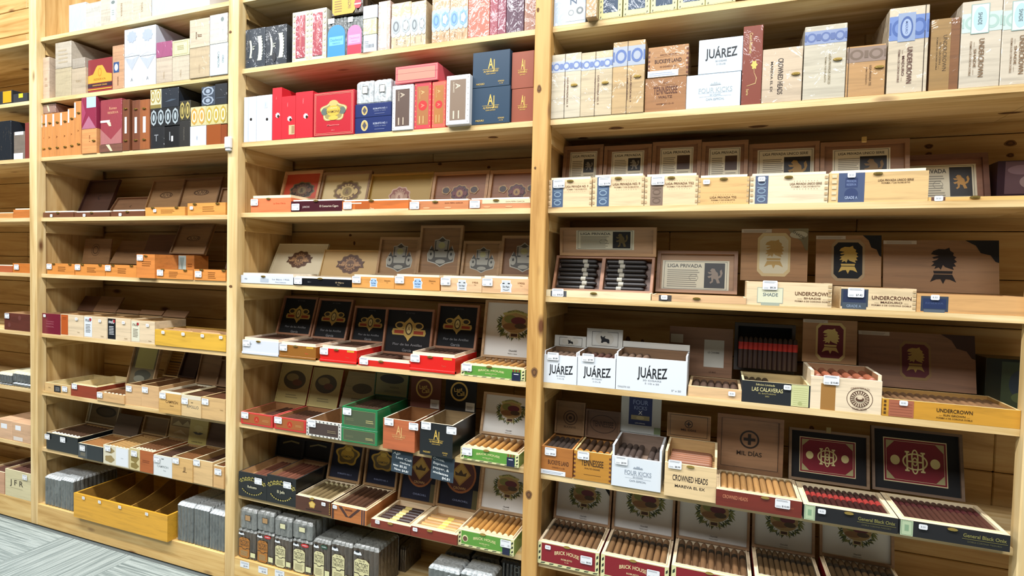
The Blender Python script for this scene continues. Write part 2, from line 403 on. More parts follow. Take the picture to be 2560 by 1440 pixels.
def cigar(x, y, z, L, r, col, band, pos, wd_, label, group, rz=0, rx=0):
    if x < 0: STUFF.append((x, y, z, L, r, col, band, pos, wd_, rz, rx)); return
    o = link('cigar', cigar_mesh(L, r), None, (x, y, z), (rx, 0, rz)); c = lin(col); j = random.uniform(.82, 1.18); o.color = (*[v*j for v in c], 1)
    tagp(o, label, 'cigar', group); NCIG[0] += 1
    if band: link('band', band_mesh(L, r, pos, wd_, band), o)
def obox(k, bay, row, xl, xr, yt, d, m, label, dec=None, lid=None, inner='w#c9a57a', rimc=None, rim=0, name='cigar_box', cat='open box', group=None, off=.003, zb=None, tag=None, clasp=None, wall=.006, fh=1, deep=None, cig=None, backz=1):
    """an open box: hollow tray, raised liner, hinged lid thrown back, cigars lying in it"""
    h = place(k, bay, row, xl, xr, yt, d, off, zb); o = h.o = root(name, h, label, cat, group)
    w2, t = h.w/2, wall; mo, mi_ = mat(m), mat(inner); mr = mat(rimc) if rimc else mi_
    hb = h.h; hf = h.h*fh
    H = h.h*backz
    zfl = max(.004, hb-deep) if deep else .006
    if cig:
        n = cig.get('n', 8); ax = cig.get('dir', 'y'); wi = (h.w-2*t-2*(.004 if rim else 0)-.001) if ax == 'y' else (h.d-2*t-.008)
        r = min(cig.get('r', .0098), wi/n/2); drop = cig.get('drop', .004); zfl = max(.003, hf+rim-drop-2*r)
    b = MB()
    b.box(-w2, w2, 0, t, 0, hf, mo, {3: mi_, 5: mr}); b.box(-w2, w2, h.d-t, h.d, 0, H, mo, {2: mi_, 5: mr})
    b.box(-w2, -w2+t, t, h.d-t, 0, H, mo, {1: mi_, 5: mr}); b.box(w2-t, w2, t, h.d-t, 0, H, mo, {0: mi_, 5: mr})
    b.box(-w2+t, w2-t, t, h.d-t, 0, zfl, mi_)
    b.obj('tray', o, fix=False)
    if rim:
        g = MB(); e = t*.45; q = .003; z1_ = hf+rim
        zq = zfl+.0003
        for bx in ((-w2+t, w2-t, t, t+q), (-w2+t, w2-t, h.d-t-q, h.d-t), (-w2+t, -w2+t+q, t+q, h.d-t-q), (w2-t-q, w2-t, t+q, h.d-t-q)): g.box(*bx, zq, z1_, mr)
        g.obj('liner', o)
    if dec: D = Dec(h.w, hf); dec(D); D.obj('printed_front', o)
    tags(h, tag, o, hh=hf); claspo(h, clasp, o)
    if lid:
        ty = cy(lid.get('k', k), lid['y']); til = math.radians(lid.get('t', 16)); hy, hz = h.Y+h.d, h.z0+H
        ox0, ox1 = lid.get('x', (0, 0)); xm = h.xc+(ox0+ox1)/2
        if 'px' in lid:
            lk = lid.get('k', k); ox0 = at_x(cx(lk, lid['px'][0]), hy, hz)-h.x0; ox1 = at_x(cx(lk, lid['px'][1]), hy, hz)-h.x1; xm = h.xc+(ox0+ox1)/2
        def solve(tl):
            b_ = (720-ty)/FPX; q_ = _u-b_*_f; dv = Vector((0, math.sin(tl), math.cos(tl))); p0 = Vector((xm, hy, hz))
            return -(q_.dot(p0-CAM))/q_.dot(dv)
        lh = solve(til)
        for _ in range(40):
            if hy+lh*math.sin(til) > YB-.003 and til > 0: til -= .02; lh = solve(max(til, 0))
        til = max(til, 0)
        if row > 0: lh = min(lh, (ZR[bay][row-1]-TH-.004-hz)/max(.2, math.cos(til)))
        lh = max(.02, lh)
        lw = h.w+(ox1-ox0); lm = mat(lid.get('m', m)); fm = mat(lid.get('f', inner)); pm = mat(lid.get('p', inner)); ft = lid.get('ft', .007); fd = lid.get('fd', .009)
        b = MB(); b.box(-lw/2, lw/2, 0, .006, 0, lh, lm, {2: pm})
        if ft:
            for bx in ((-lw/2, lw/2, 0, ft), (-lw/2, lw/2, lh-ft, lh), (-lw/2, -lw/2+ft, ft, lh-ft), (lw/2-ft, lw/2, ft, lh-ft)): b.box(bx[0], bx[1], -fd, -.00001, bx[2], bx[3], fm)
        lo = b.obj('lid', o, ((ox0+ox1)/2, h.d-.0062+(fd if ft else 0)*math.cos(til)*0, H+.0008+fd*math.sin(til)*1.0), (-til, 0, 0), fix=False)
        if 'px' in lid: lo.location.y = h.d+.001+(fd if ft else 0)
        if lid.get('dec'): D = Dec(lw, lh); lid['dec'](D); D.obj('lid_print', lo)
        if lid.get('latch'):
            b = MB(); b.cbox(-.007, .007, -.011, -.008, lh-.006, lh+.012, mat('m#d9c48a'), .001); b.obj('latch', lo)
        h.lid = (lw, lh, til)
    if cig:
        col = cig.get('col', '#7a4a26'); bd = cig.get('band'); lb = cig.get('label') or ('brown cigar in the '+' '.join(cig.get('of', label).split()[:12]).rstrip(',')); gp = 'cigars in the '+cig.get('of', label)
        L = cig.get('L', (h.d-2*t-.012) if ax == 'y' else (h.w-2*t-.012)); zc = zfl+r+.0004
        for i in range(n):
            if i in cig.get('skip', ()): continue
            if ax == 'y':
                x = h.xc-w2+t+.004*(1 if rim else 0)+.0005+r+i*(wi-2*r)/max(1, n-1) if n > 1 else h.xc
                cigar(x, h.Y+t+.004, h.z0+zc, L, r*.985, col, bd, cig.get('pos', .62), cig.get('bw', .018), lb, gp)
            else:
                y = h.Y+t+.004+r+i*2*r*1.01
                cigar(h.xc-w2+t+.006, y, h.z0+zc, L, r*.985, col, bd, cig.get('pos', .62), cig.get('bw', .018), lb, gp, rz=-math.pi/2)
    return h
def bundle(k, bay, row, xl, xr, yt, d, m, label, n=4, dec=None, group=None, off=.003, zb=None, tag=None, top=None, name='cigar_bundle', cat='cigar bundle'):
    """cigars packed side by side in clear wrap: fluted faces, pinched top"""
    h = place(k, bay, row, xl, xr, yt, d, off, zb); o = h.o = root(name, h, label, cat, group)
    M_ = mat(m) if isinstance(m, str) else m; pr = []; s = 5; w2 = h.w/2; am = h.w/n*.16
    for i in range(n*s+1): pr.append((-w2+h.w*i/(n*s), am*(1-abs(math.sin(math.pi*i/s)))))
    nd = max(2, int(h.d/(h.w/n))); sd = []
    for i in range(1, nd*s): sd.append((w2-am*(1-abs(math.sin(math.pi*i/s))), h.d*i/(nd*s)))
    out = pr+sd+[(x, h.d-y) for x, y in pr[::-1]]+[(-x, h.d-y) for x, y in sd]
    b = MB(); N_ = len(out)
    lev = [(0, .97), (.004, 1), (h.h-.012, 1), (h.h-.004, .93), (h.h, .86)]
    for zz, sc_ in lev: b.v += [(x*sc_, h.d/2+(y-h.d/2)*sc_, zz) for x, y in out]
    for a in range(len(lev)-1):
        for t in range(N_): b.f.append((a*N_+t, a*N_+(t+1) % N_, (a+1)*N_+(t+1) % N_, (a+1)*N_+t)); b.m.append(b.mi(M_ if a < 2 else (top or M_)))
    b.f.append(tuple(range(N_))[::-1]); b.m.append(0); b.f.append(tuple((len(lev)-1)*N_+t for t in range(N_))); b.m.append(b.mi(top or M_))
    me_o = b.obj('wrapped_cigars', o, fix=False)
    if dec: D = Dec(h.w, h.h); dec(D); D.obj('paper_label', o, (0, -.0006, 0))
    tags(h, tag, o); return h

# ------------------------------------------------------------------ print motifs
GOLD = 'p#d8b455'; CREAM = 'p#efe6bd'; BLK = 'p#15171b'; NAVY = 'p#1b2240'; WHT = 'p#f4f6f8'; BRN = 'p#4a2c18'; RED = 'p#c8201f'; MAR = 'p#7a1524'
LION = [(-.55, .62), (-.45, .8), (-.2, .92), (.1, .9), (.3, 1), (.34, .82), (.5, .7), (.47, .55), (.62, .45), (.52, .35), (.64, .2), (.5, .12), (.6, -.05), (.44, -.08), (.5, -.25), (.3, -.18), (.1, -.1), (0, .02), (-.1, -.25), (-.2, -.12), (-.4, -.22), (-.34, -.05), (-.55, -.05), (-.4, .12), (-.52, .2), (-.28, .3), (-.2, .4), (-.42, .36), (-.5, .44), (-.2, .54), (-.38, .58)]
CRWN = [(-.42, -.52), (.42, -.52), (.6, -.95), (.32, -.8), (.12, -.78), (0, -1.05), (-.12, -.78), (-.32, -.8), (-.6, -.95)]
RAMP = [(-.5, .6), (-.3, .85), (0, .8), (.1, .55), (.35, .3), (.4, -.1), (.62, .1), (.55, .55), (.72, .75), (.85, .3), (.7, -.15), (.42, -.35), (.6, -.85), (.3, -.9), (.15, -.45), (-.1, -.35), (-.15, -.75), (-.4, -.95), (-.5, -.8), (-.3, -.6), (-.35, -.2), (-.6, -.3), (-.75, -.1), (-.4, 0), (-.25, .2), (-.6, .2), (-.75, .42), (-.3, .4)]
def lionhead(D, u, v, s, c):
    D.shape(u, v, s, LION, c); y = D.y(); x, z = D.P(u, v)
    D.pts([(x-.45*s, z-.32*s), (x+.45*s, z-.32*s), (x+.42*s, z-.47*s), (x-.42*s, z-.47*s)], c, y); D.shape(u, v, s, CRWN, c)
def badge(D, u, v, s, c0, c1, c2):
    q = [(-.72, .8), (-.5, 1.05), (.5, 1.05), (.72, .8), (.72, -.8), (.5, -1.05), (-.5, -1.05), (-.72, -.8)]
    D.shape(u, v, s*1.16, q, c0); D.shape(u, v, s, q, c1); lionhead(D, u, v+.02, s*.8, c2)
def crest(D, u, v, s, c1, c2, c3, lob=6, asp=.8, rib=None):
    D.ell(u, v, s, s*asp, c1, lobes=lob+4, amp=.06, ph=math.pi/2); D.ell(u, v, s*.9, s*asp*.88, c2, lobes=lob+4, amp=.06, ph=math.pi/2)
    for k in range(-3, 4): D.ell(u+k*.2*s/D.w, v+(.66-.05*k*k)*s*asp/D.h, s*.085, s*asp*.09, c3, n=10); D.ell(u+k*.2*s/D.w, v-(.66-.05*k*k)*s*asp/D.h, s*.085, s*asp*.09, c3, n=10)
    if rib: x, z = D.P(u, v); D.pts([(x-s*1.25, z-s*.28), (x+s*1.25, z-s*.28), (x+s*1.1, z), (x+s*1.25, z+s*.22), (x-s*1.25, z+s*.22), (x-s*1.1, z)], rib)
    D.ell(u, v, s*.5, s*asp*.55, c3); D.ell(u, v, s*.34, s*asp*.4, c1)
    for k in (-1, 1): D.ell(u+k*.62*s/D.w, v, s*.16, s*asp*.26, c3, n=14)
    D.text('&', u, v, s*.3, c2)
def mfband(D, u, v, s):
    x, z = D.P(u, v); g = 'p#cfae5a'
    D.pts([(x-s, z-.36*s), (x+s, z-.36*s), (x+1.06*s, z-.2*s), (x+s, z-.02*s), (x-s, z-.02*s), (x-1.06*s, z-.2*s)], g)
    D.pts([(x-.9*s, z-.28*s), (x+.9*s, z-.28*s), (x+.9*s, z-.1*s), (x-.9*s, z-.1*s)], 'p#a8401e')
    for k in (-1, 1): D.ell(u+k*.55*s/D.w, v+.17*s/D.h, .34*s, .2*s, g); D.ell(u+k*.6*s/D.w, v+.17*s/D.h, .2*s, .13*s, 'p#3a3020')
    D.pts([(x, z+.62*s), (x+.16*s, z+.45*s), (x+.34*s, z+.3*s), (x+.3*s, z-.35*s), (x+.12*s, z-.5*s), (x, z-.68*s), (x-.12*s, z-.5*s), (x-.3*s, z-.35*s), (x-.34*s, z+.3*s), (x-.16*s, z+.45*s)], g)
    D.ell(u, v, .22*s, .34*s, 'p#4a3b1c'); D.ell(u, v, .15*s, .26*s, 'p#e8d28c'); D.text('A', u, v, .2*s, 'p#8a6a28')
CRST = [(0, -.95), (.35, -.76), (.9, -.62), (.97, -.15), (.86, .08), (.72, .4), (.56, .12), (.5, .1), (.52, .75), (.26, .78), (0, .98)]
CRST = CRST+[(-x, y) for x, y in CRST[-2:0:-1]]
def brick(D, u, v, s, cut=False):
    x, z = D.P(u, v); rn = random.Random(3); y = D.y(); y2 = D.y()
    for k in range(46):
        t = math.radians(150+240*k/45); r = s*rn.uniform(.86, 1.02); a, b = x+r*math.cos(t)*1.05, z+r*.8*math.sin(t); l = s*rn.uniform(.16, .3); w = t+rn.uniform(-.9, .9)
        ca, sa = math.cos(w)*l, math.sin(w)*l
        D.pts([(a-ca, b-sa), (a-sa*.22, b+ca*.22), (a+ca, b+sa), (a+sa*.22, b-ca*.22)], rn.choice(('p#5d6a2f', 'p#3c4a26', 'p#8a8a45')), y if k % 2 else y2)
    D.ell(u, v+.1*s/D.h, s*.85, s*.62, 'p#b99a62'); D.ell(u-.3*s/D.w, v+.28*s/D.h, s*.4, s*.24, 'p#8a8a45'); D.ell(u+.2*s/D.w, v+.2*s/D.h, s*.46, s*.22, 'p#6d2c33')
    D.ell(u-.25*s/D.w, v-.15*s/D.h, s*.5, s*.2, 'p#93683a'); D.ell(u+.35*s/D.w, v-.1*s/D.h, s*.36, s*.16, 'p#574226')
    D.pts([(x-.8*s, z+.62*s), (x, z+.84*s), (x+.8*s, z+.62*s), (x+.72*s, z+.48*s), (x, z+.66*s), (x-.72*s, z+.48*s)], 'p#c3bb70')
    D.pts([(x-.26*s, z-.5*s), (x+.26*s, z-.5*s), (x+.26*s, z-.78*s), (x-.26*s, z-.78*s)], 'p#e0cf9a'); D.pts([(x-.2*s, z-.55*s), (x+.2*s, z-.55*s), (x+.2*s, z-.73*s), (x-.2*s, z-.73*s)], 'p#5a3a22')
    D.text('BRICK HOUSE', u, v+.68*s/D.h, s*.1, 'p#5d6a2f', w=s*1.0, arc=.9)
def brick_lid(D):
    brick(D, .52, .6, min(D.w*.27, D.h*.33)); D.text('Churchill', .52, .14, D.h*.028, 'p#55504a'); D.text('Hecho a mano', .52, .09, D.h*.02, 'p#8a857c')
def liga_label(D, u0, v0, u1, v1, t='LIGA PRIVADA', img='p#26221e', lc='p#7f7a6d', wide=False, two=False):
    D.rect(u0, v0, u1, v1, 'p#ded8bd'); W_, H_ = (u1-u0), (v1-v0); D.frame(u0+.03*W_, v0+.03*H_, u1-.03*W_, v1-.03*H_, .0012, 'p#3b3a33')
    if wide:
        D.text(t, u0+.34*W_, v0+.82*H_, H_*D.h*.12, 'p#2e2b26', w=W_*D.w*.52)
        D.lines(u0+.08*W_, v0+.1*H_, u0+.58*W_, v0+.72*H_, 9, 'p#8f8a78'); D.ring(u0+.48*W_, v0+.42*H_, W_*D.w*.07, H_*D.h*.11, .0012, 'p#7b7666', 18)
        a0, a1, b0, b1 = u0+.64*W_, u1-.06*W_, v0+.08*H_, v1-.08*H_
    else:
        D.text(t, (u0+u1)/2, v0+.86*H_, H_*D.h*.075, 'p#2e2b26', w=W_*D.w*.8)
        D.lines(u0+.1*W_, v0+.08*H_, u0+.48*W_, v0+.74*H_, 12, 'p#8f8a78'); D.lines(u0+.54*W_, v0+.08*H_, u0+.9*W_, v0+.3*H_, 4, 'p#8f8a78')
        a0, a1, b0, b1 = u0+.52*W_, u0+.9*W_, v0+.34*H_, v0+.76*H_
        if two: a0, b0 = u0+.48*W_, v0+.05*H_; a1 = u0+.94*W_
    D.rect(a0, b0, a1, b1, img)
    if lc: D.shape((a0+a1)/2, (b0+b1)/2, min((a1-a0)*D.w, (b1-b0)*D.h)*.46, RAMP, lc)
def liga_front(D, t, sub='FLYING PIG', band=None, bu=(.1, .33), tu=.64, tv=.74, tc='p#62401f', tw=.52):
    if band:
        D.rect(bu[0], 0, bu[1], 1, band); c = (bu[0]+bu[1])/2; bw = (bu[1]-bu[0])*D.w
        for q in range(3): D.ell(c, .16+.3*q, bw*.32, D.h*.1, 'p#8ea3b5' if band != 'p#86705f' else 'p#6d5848', n=16); D.ell(c, .16+.3*q, bw*.24, D.h*.06, band, n=16); D.rect(c-.35*(bu[1]-bu[0]), .27+.3*q, c+.35*(bu[1]-bu[0]), .3+.3*q, 'p#8ea3b5' if band != 'p#86705f' else 'p#6d5848')
    D.text(t, tu, tv, D.h*.075, tc, w=D.w*tw); D.text('FORMA 7 DE ROBUSTO', tu, tv-.1, D.h*.04, tc, w=D.w*tw*.9)
    y = D.y()
    for q in range(9):
        a = tu+(q-4)*tw*.09; D.rect(a-.004, tv+.085, a+.004, tv+.1, tc, y); D.rect(a-.004, tv-.19, a+.004, tv-.175, tc, y)
    y = D.y()
    for q in range(5):
        for e in (.004, .955): D.rect(e, .08+.19*q, e+.04, .17+.19*q, 'p#c9ad82', y)
def juarez(D, s=.3, sub='20 CIGARS', size='5 1/2 x 50', v=.52):
    D.text('JUÁREZ', .52, v, D.h*s, BLK, w=D.w*(.72 if D.w < D.h*1.4 else .42), arc=-.12); D.text(sub, .52, v-.25, D.h*.045, 'p#9aa0a6', w=D.w*.26); D.text(size, .52, v-.34, D.h*.045, 'p#9aa0a6', w=D.w*.2)
def ucrown(D, sub, u=.5, v=.5, w=.62, c='p#5a3320', rot=0, h=None):
    """UNDERCROWN brand block"""
    if rot == 0:
        hh = h or D.h*.17; D.text('UNDERCROWN', u, v, hh, c, w=D.w*w); D.text('.... '+sub+' ....', u, v-hh*1.25/D.h, hh*.5, c, w=D.w*w*.85); D.text('FORMA 6 DE CORONA DOBLE', u, v-hh*2.1/D.h, hh*.38, c, w=D.w*w)
    else:
        hh = h or D.w*.13; D.text('UNDERCROWN', u, v, hh, c, w=D.h*w, rot=-90); D.text('.... '+sub+' ....', u-hh*1.25/D.w, v, hh*.5, c, w=D.h*w*.85, rot=-90); D.text('FORMA 6 DE CORONA DOBLE', u-hh*2.1/D.w, v, hh*.38, c, w=D.h*w*.9, rot=-90)
def topband(D, c, v0, v1, c2, lab=None):
    D.rect(0, v0, 1, v1, c); m = (v0+v1)/2; n = max(2, int(D.w/((v1-v0)*D.h)*1.1))
    for q in range(n):
        D.ell((q+.5)/n, m, D.w/n*.36, (v1-v0)*D.h*.36, c2, n=16); D.ell((q+.5)/n, m, D.w/n*.22, (v1-v0)*D.h*.22, c, n=16)
    y = D.y()
    for q in range(n+1): D.rect(max(0, q/n-.05), m-.25*(v1-v0), min(1, q/n+.05), m+.25*(v1-v0), c2, y)
def vtext(D, u, v, c, w=.45, t='LIGA PRIVADA NO. 9'):
    D.text(t, u, v, D.w*.055, c, w=D.h*w, rot=-90); D.text('FORMA 7 DE ROBUSTO', u-.1, v, D.w*.035, c, w=D.h*w*.85, rot=-90)
def cornerdk(D, c):
    x, z = D.w/2, D.h; D.pts([(x-D.w*.28, z), (x, z), (x, z-D.h*.42), (x-D.w*.03, z-D.h*.4), (x-D.w*.07, z-D.h*.28), (x-D.w*.15, z-D.h*.24), (x-D.w*.19, z-D.h*.1)], c)
def ovals(D, n, c0, c1, c2, v0=.08, v1=.92):
    for q in range(n):
        u = (q+.5)/n; D.ell(u, (v0+v1)/2, D.w/n*.42, D.h*(v1-v0)/2, c1, lobes=8, amp=.04); D.ell(u, (v0+v1)/2, D.w/n*.3, D.h*(v1-v0)*.36, c2); D.ell(u, (v0+v1)/2, D.w/n*.16, D.h*(v1-v0)*.24, c1)
def bpanel(D, edge, pan, tx=GOLD, seal=None, vert=True):
    """ornate border round a plain panel with a maker's mark"""
    D.rect(.03, .015, .97, .985, edge); y = D.y(); n = 9 if vert else 5
    for q in range(n):
        for u in (.07, .93): D.rect(u-.02, (q+.4)/n, u+.02, (q+.6)/n, 'p#9b9690' if edge == WHT else GOLD, y)
    D.rect(.16, .09, .84, .91, pan)
    if seal: D.ell(.5, .5, D.w*.26, D.w*.26, seal); D.text('A', .5, .5, D.w*.2, 'p#e88a6a', rot=-90)
    D.text('A', .5, .78, D.w*.2, tx, rot=-90); D.text('AJ FERNANDEZ', .32, .76, D.w*.05, tx, w=D.h*.22, rot=-90); D.lines(.3, .12, .36, .3, 1, tx, .9); D.lines(.52, .12, .57, .3, 1, tx, .9)
def AJ(D, sub=None, s=1, c=GOLD):
    D.text('A', .49, .66, D.h*.28*s, c, w=D.w*.14*s); D.text('J', .57, .63, D.h*.26*s, c, w=D.w*.05*s); D.rect(.28, .49, .72, .5, c); D.text('AJ FERNANDEZ', .5, .44, D.h*.05, c, w=D.w*.4); D.text('CIGAR COMPANY', .5, .37, D.h*.03, c, w=D.w*.26)
    if sub: D.text(sub, .22, .1, D.h*.05, c, w=D.w*.22); D.text('ROTHSCHILD', .78, .14, D.h*.04, c, w=D.w*.16); D.text('5 x 52', .78, .08, D.h*.03, c, w=D.w*.1)
def hanger(D, c0, c1):
    D.rect(.04, 0, .94, .55, c0); x, z = D.P(.49, .55); r = .45*D.w; D.pts([(x-r, z)]+[(x+r*math.cos(t*math.pi/10), z+r*.9*math.sin(t*math.pi/10)) for t in range(10, -1, -1)], c0)
    D.rect(.12, .28, .86, .5, c1); D.text('Deadwood', .49, .42, D.w*.12, c0, w=D.w*.6); D.text('TOBACCO CO', .49, .33, D.w*.06, c0, w=D.w*.4); D.rect(.06, .84, .38, .97, WHT)
def throwout(D, c, tag_=None, dot='p#e9eef2'):
    q = .12; p = [(.08+q, .03), (.66-q, .03), (.66, .09), (.66, .64), (.66-q, .7), (.08+q, .7), (.08, .64), (.08, .09)]
    D.pts([D.P(a, b) for a, b in p], c); ik = 'p#3b3326'; D.text('No. 99', .37, .66, D.w*.06, ik); D.text('FACTORY', .37, .56, D.h*.11, ik, w=D.w*.5); D.text('THROWOUTS', .37, .45, D.h*.075, ik, w=D.w*.5)
    D.pts([D.P(.08, .38), D.P(.25, .38), D.P(.3, .33), D.P(.44, .33), D.P(.5, .37), D.P(.66, .37), D.P(.66, .35), D.P(.52, .345), D.P(.45, .31), D.P(.29, .31), D.P(.24, .36), D.P(.08, .36)], ik); D.lines(.16, .1, .58, .28, 5, 'p#a39a72')
    D.ell(.2, .83, D.w*.14, D.h*.05, dot); D.rect(.06, .79, .36, .83, WHT); D.ell(.2, .86, D.w*.09, D.h*.025, BLK)
    if tag_: D.ell(.66, .85, D.w*.2, D.h*.055, tag_); D.text('SWEETS' if tag_ == RED else 'CLASSIC', .66, .85, D.h*.03, WHT, w=D.w*.26)
    D.rect(.72, .1, .98, .25, 'p#e5e2ad')
def lastcall(D, c=GOLD):
    m = min(D.w, D.h)*.31; D.ring(.45, .62, m, m, m*.18, c); D.text('Last', .42, .68, m*.42, c, rot=8); D.text('Call', .5, .55, m*.42, c, rot=8); D.rect(.68, .02, .97, .3, 'p#d9d6cc'); D.lines(.72, .08, .92, .2, 3, 'p#8a857c')
def aroma(D, nm):
    g = 'p#b9a955'; x, z = D.P(.5, .5); y = D.y(); n = 14; a, b = D.w*.42, D.h*.2
    for k in range(n):
        t0, t1 = math.pi*(.12+.76*k/n), math.pi*(.12+.76*(k+1)/n)
        D.pts([(x+(a+q)*math.cos(t), z+(b+q*.9)*math.sin(t)) for t, q in ((t0, 0), (t1, 0), (t1, D.h*.14), (t0, D.h*.14))], g, y)
    y = D.y()
    for k in range(n):
        t0, t1 = math.pi*(.13+.74*k/n), math.pi*(.13+.74*(k+1)/n)
        D.pts([(x+(a+q)*math.cos(t), z+(b+q*.9)*math.sin(t)) for t, q in ((t0, D.h*.015), (t1, D.h*.015), (t1, D.h*.12), (t0, D.h*.12))], 'p#1c2010', y)
    y = D.y(); s = 'LA AROMA DE CUBA'
    for k in range(9):
        t = math.pi*(.2+.6*k/8); D.ell(.5+(a+D.h*.15)*math.cos(t)/D.w, .5+(b+D.h*.14)*math.sin(t)/D.h, D.h*.03, D.h*.03, g, n=8)
    for k, ch in enumerate(s):
        if ch == ' ': continue
        t = math.pi*(.85-.7*k/(len(s)-1)); D.text(ch, .5+(a+D.h*.06)*math.cos(t)/D.w, .5+(b+D.h*.055)*math.sin(t)/D.h, D.h*.075, 'p#c9bb62', rot=math.degrees(t)-90)
    D.text(nm, .5, .46, D.h*.1, 'p#d8d2b0')
    for k in range(11):
        t = math.pi*(1.15+.7*k/10); D.ell(.5+a*.9*math.cos(t)/D.w, .45+D.h*.3*math.sin(t)/D.h, D.h*.035, D.h*.025, g, n=8)
def bhfront(D, c, size='ROBUSTO'):
    D.rect(0, 0, 1, 1, 'p#e6e2a8'); y = D.y(); n = 7
    for q in range(n): u = (q+.3)/n; D.pts([D.P(u, .02), D.P(u+.07, .04), D.P(u+.09, .1), D.P(u+.02, .08)], 'p#2c3524', y)
    for e in (.015, .955):
        for q in range(3): v = .16+q*.27; D.pts([D.P(e, v), D.P(e+.03, v+.06), D.P(e+.03, v+.2), D.P(e, v+.12)], 'p#2c3524', y)
    D.rect(.06, .13, .94, .97, c); D.text('BRICK HOUSE', .48, .6, D.h*.16, 'p#e8d9a0', w=D.w*.4, arc=.5); D.text(size, .48, .38, D.h*.07, 'p#e8d9a0', w=D.w*.18); D.text('5 x 54', .48, .27, D.h*.05, 'p#e8d9a0')
def bhgreen(D):
    bhfront(D, 'p#5f9a3a'); D.ell(.13, .5, D.h*.2, D.h*.22, 'p#e6e2a8'); D.ell(.13, .48, D.h*.15, D.h*.16, 'p#6a4a38'); D.rect(.8, 0, .93, .72, NAVY); D.rect(.83, .52, .9, .58, WHT)
    for q in range(3): D.rect(.81+.045*q, .76, .835+.045*q, .96, 'p#8c3a24')
def rows_text(D, c, n=3, u0=.3, u1=.7, v0=.4, v1=.7): D.lines(u0, v0, u1, v1, n, c, .4, .2)
# ================================================================== bay 2 (left of the sensor post), top boards: closed boxes
PW = 'd#d9cbb2'; PWH = 'c#dfe6ee'
g = 'pale boxes along the topmost left board'
for i, (a, b, yt, m, lb, dc) in enumerate((
    (620, 770, 48, 'c#cdd6e4', 'silvery blue wrapped box at the open end of the topmost row', None),
    (771, 905, 36, 'd#d6d3c8', 'grey-white wrapped box second in the topmost row', None),
    (906, 1050, -30, 'd#d8d0bc', 'pale wooden box with a white strip label and grey oval, topmost row', lambda D: (D.rect(.62, .1, .95, .98, 'p#dfe6e2'), D.ell(.78, .72, D.w*.12, D.h*.06, 'p#6f7b78'), D.lines(.7, .3, .86, .5, 3, 'p#8f9a96'))),
    (1051, 1195, -70, 'd#d8cdb6', 'pale wooden box with faint brown print, middle of the topmost row', lambda D: D.text('RESERVA', .3, .4, D.w*.1, 'p#a08a6a', rot=-90)),
    (1196, 1360, -110, 'd#d9ccb4', 'pale wooden box with small upright print, topmost row', lambda D: D.text('TORO', .5, .35, D.w*.09, 'p#9a8462', rot=-90)),
    (1366, 1535, -170, 'c#c5d3e6', 'blue-white glossy wrapped box, topmost row', None),
    (1536, 1710, -200, 'c#e4e9ee', 'plain white glossy wrapped box, topmost row', None),
    (1711, 1884, -240, 'c#dbe2ea', 'white wrapped box last before the bare end, topmost row', None))):
    box('A1', 2, 0, a, b, yt, .15, m, lb, dc, group=g)
# second board
box('A1', 2, 1, 338, 442, 528, .2, 'd#d8bfa6', 'pinkish wooden box in loose cellophane beside the left post', lambda D: rows_text(D, 'p#b79a80', 2, .3, .7, .3, .6), off=.01)
h = box('A1', 2, 1, 498, 640, 625, .17, 'd#cfbf9c', 'pale straw box in crinkled wrap under another pale box', None)
box('A1', 2, 1, 498, 640, 390, .2, 'd#d2c6b2', 'light grey-brown wooden box stacked on a straw box', lambda D: rows_text(D, 'p#b5a68c', 4, .2, .8, .2, .8), zb=h.z1)
h = box('A1', 2, 1, 645, 768, 622, .12, 'd#d0bda0', 'small pale wooden box left of the maroon box', lambda D: D.text('TORO', .5, .5, D.w*.1, 'p#a58e6c'))
box('A1', 2, 1, 650, 762, 532, .12, 'd#b9ad9c', 'low greyish wooden box lying on a small pale box', None, zb=h.z1)
def partagas(D):
    x, z = D.P(.5, .45); o = 'p#e0a53c'
    D.pts([D.P(0, .3), D.P(1, .3), D.P(1, .52), D.P(.78, .56), D.P(.66, .74), D.P(.6, .8), D.P(.4, .8), D.P(.34, .74), D.P(.22, .56), D.P(0, .52)], o)
    D.ell(.5, .6, D.w*.08, D.h*.13, 'p#c98a2a'); D.ell(.5, .6, D.w*.05, D.h*.09, o); D.text('RESERVA', .5, .4, D.h*.06, 'p#a8761f', w=D.w*.5); D.rect(0, .18, 1, .28, 'p#3a2430'); D.text('HANDMADE CIGARS', .5, .23, D.h*.04, o, w=D.w*.6); D.rect(0, .1, 1, .13, o)
box('A1', 2, 1, 785, 1008, 545, .16, 'g#8f3a3c', 'maroon box with an orange arched emblem and dark stripe', partagas, off=.015)
box('A1', 2, 1, 1012, 1112, 415, .16, 'd#d8a77e', 'narrow upright salmon wooden box with a small blue seal', lambda D: (D.rect(.1, .38, .6, .62, 'p#35507f'), D.ell(.35, .5, D.w*.16, D.h*.08, 'p#cfd6dc'), D.text('NICARAGUA', .5, .18, D.w*.1, 'p#8a5a3a', w=D.h*.2, rot=-90)), off=.0)
lo = []
for a, b, y, lb in ((1116, 1255, 520, 'lower left'), (1256, 1400, 510, 'lower right')):
    lo.append(box('A1', 2, 1, a, b, y, .2, 'c#dcdfe2', f'silvery white wrapped box, {lb} of the block of four', lambda D: (D.pts([D.P(0, 1), D.P(.5, .9), D.P(1, 1), D.P(.5, .55)], 'c#c3cbd6'), D.text('A', .5, .25, D.w*.14, 'p#8a8f95')), group='block of four silvery boxes'))
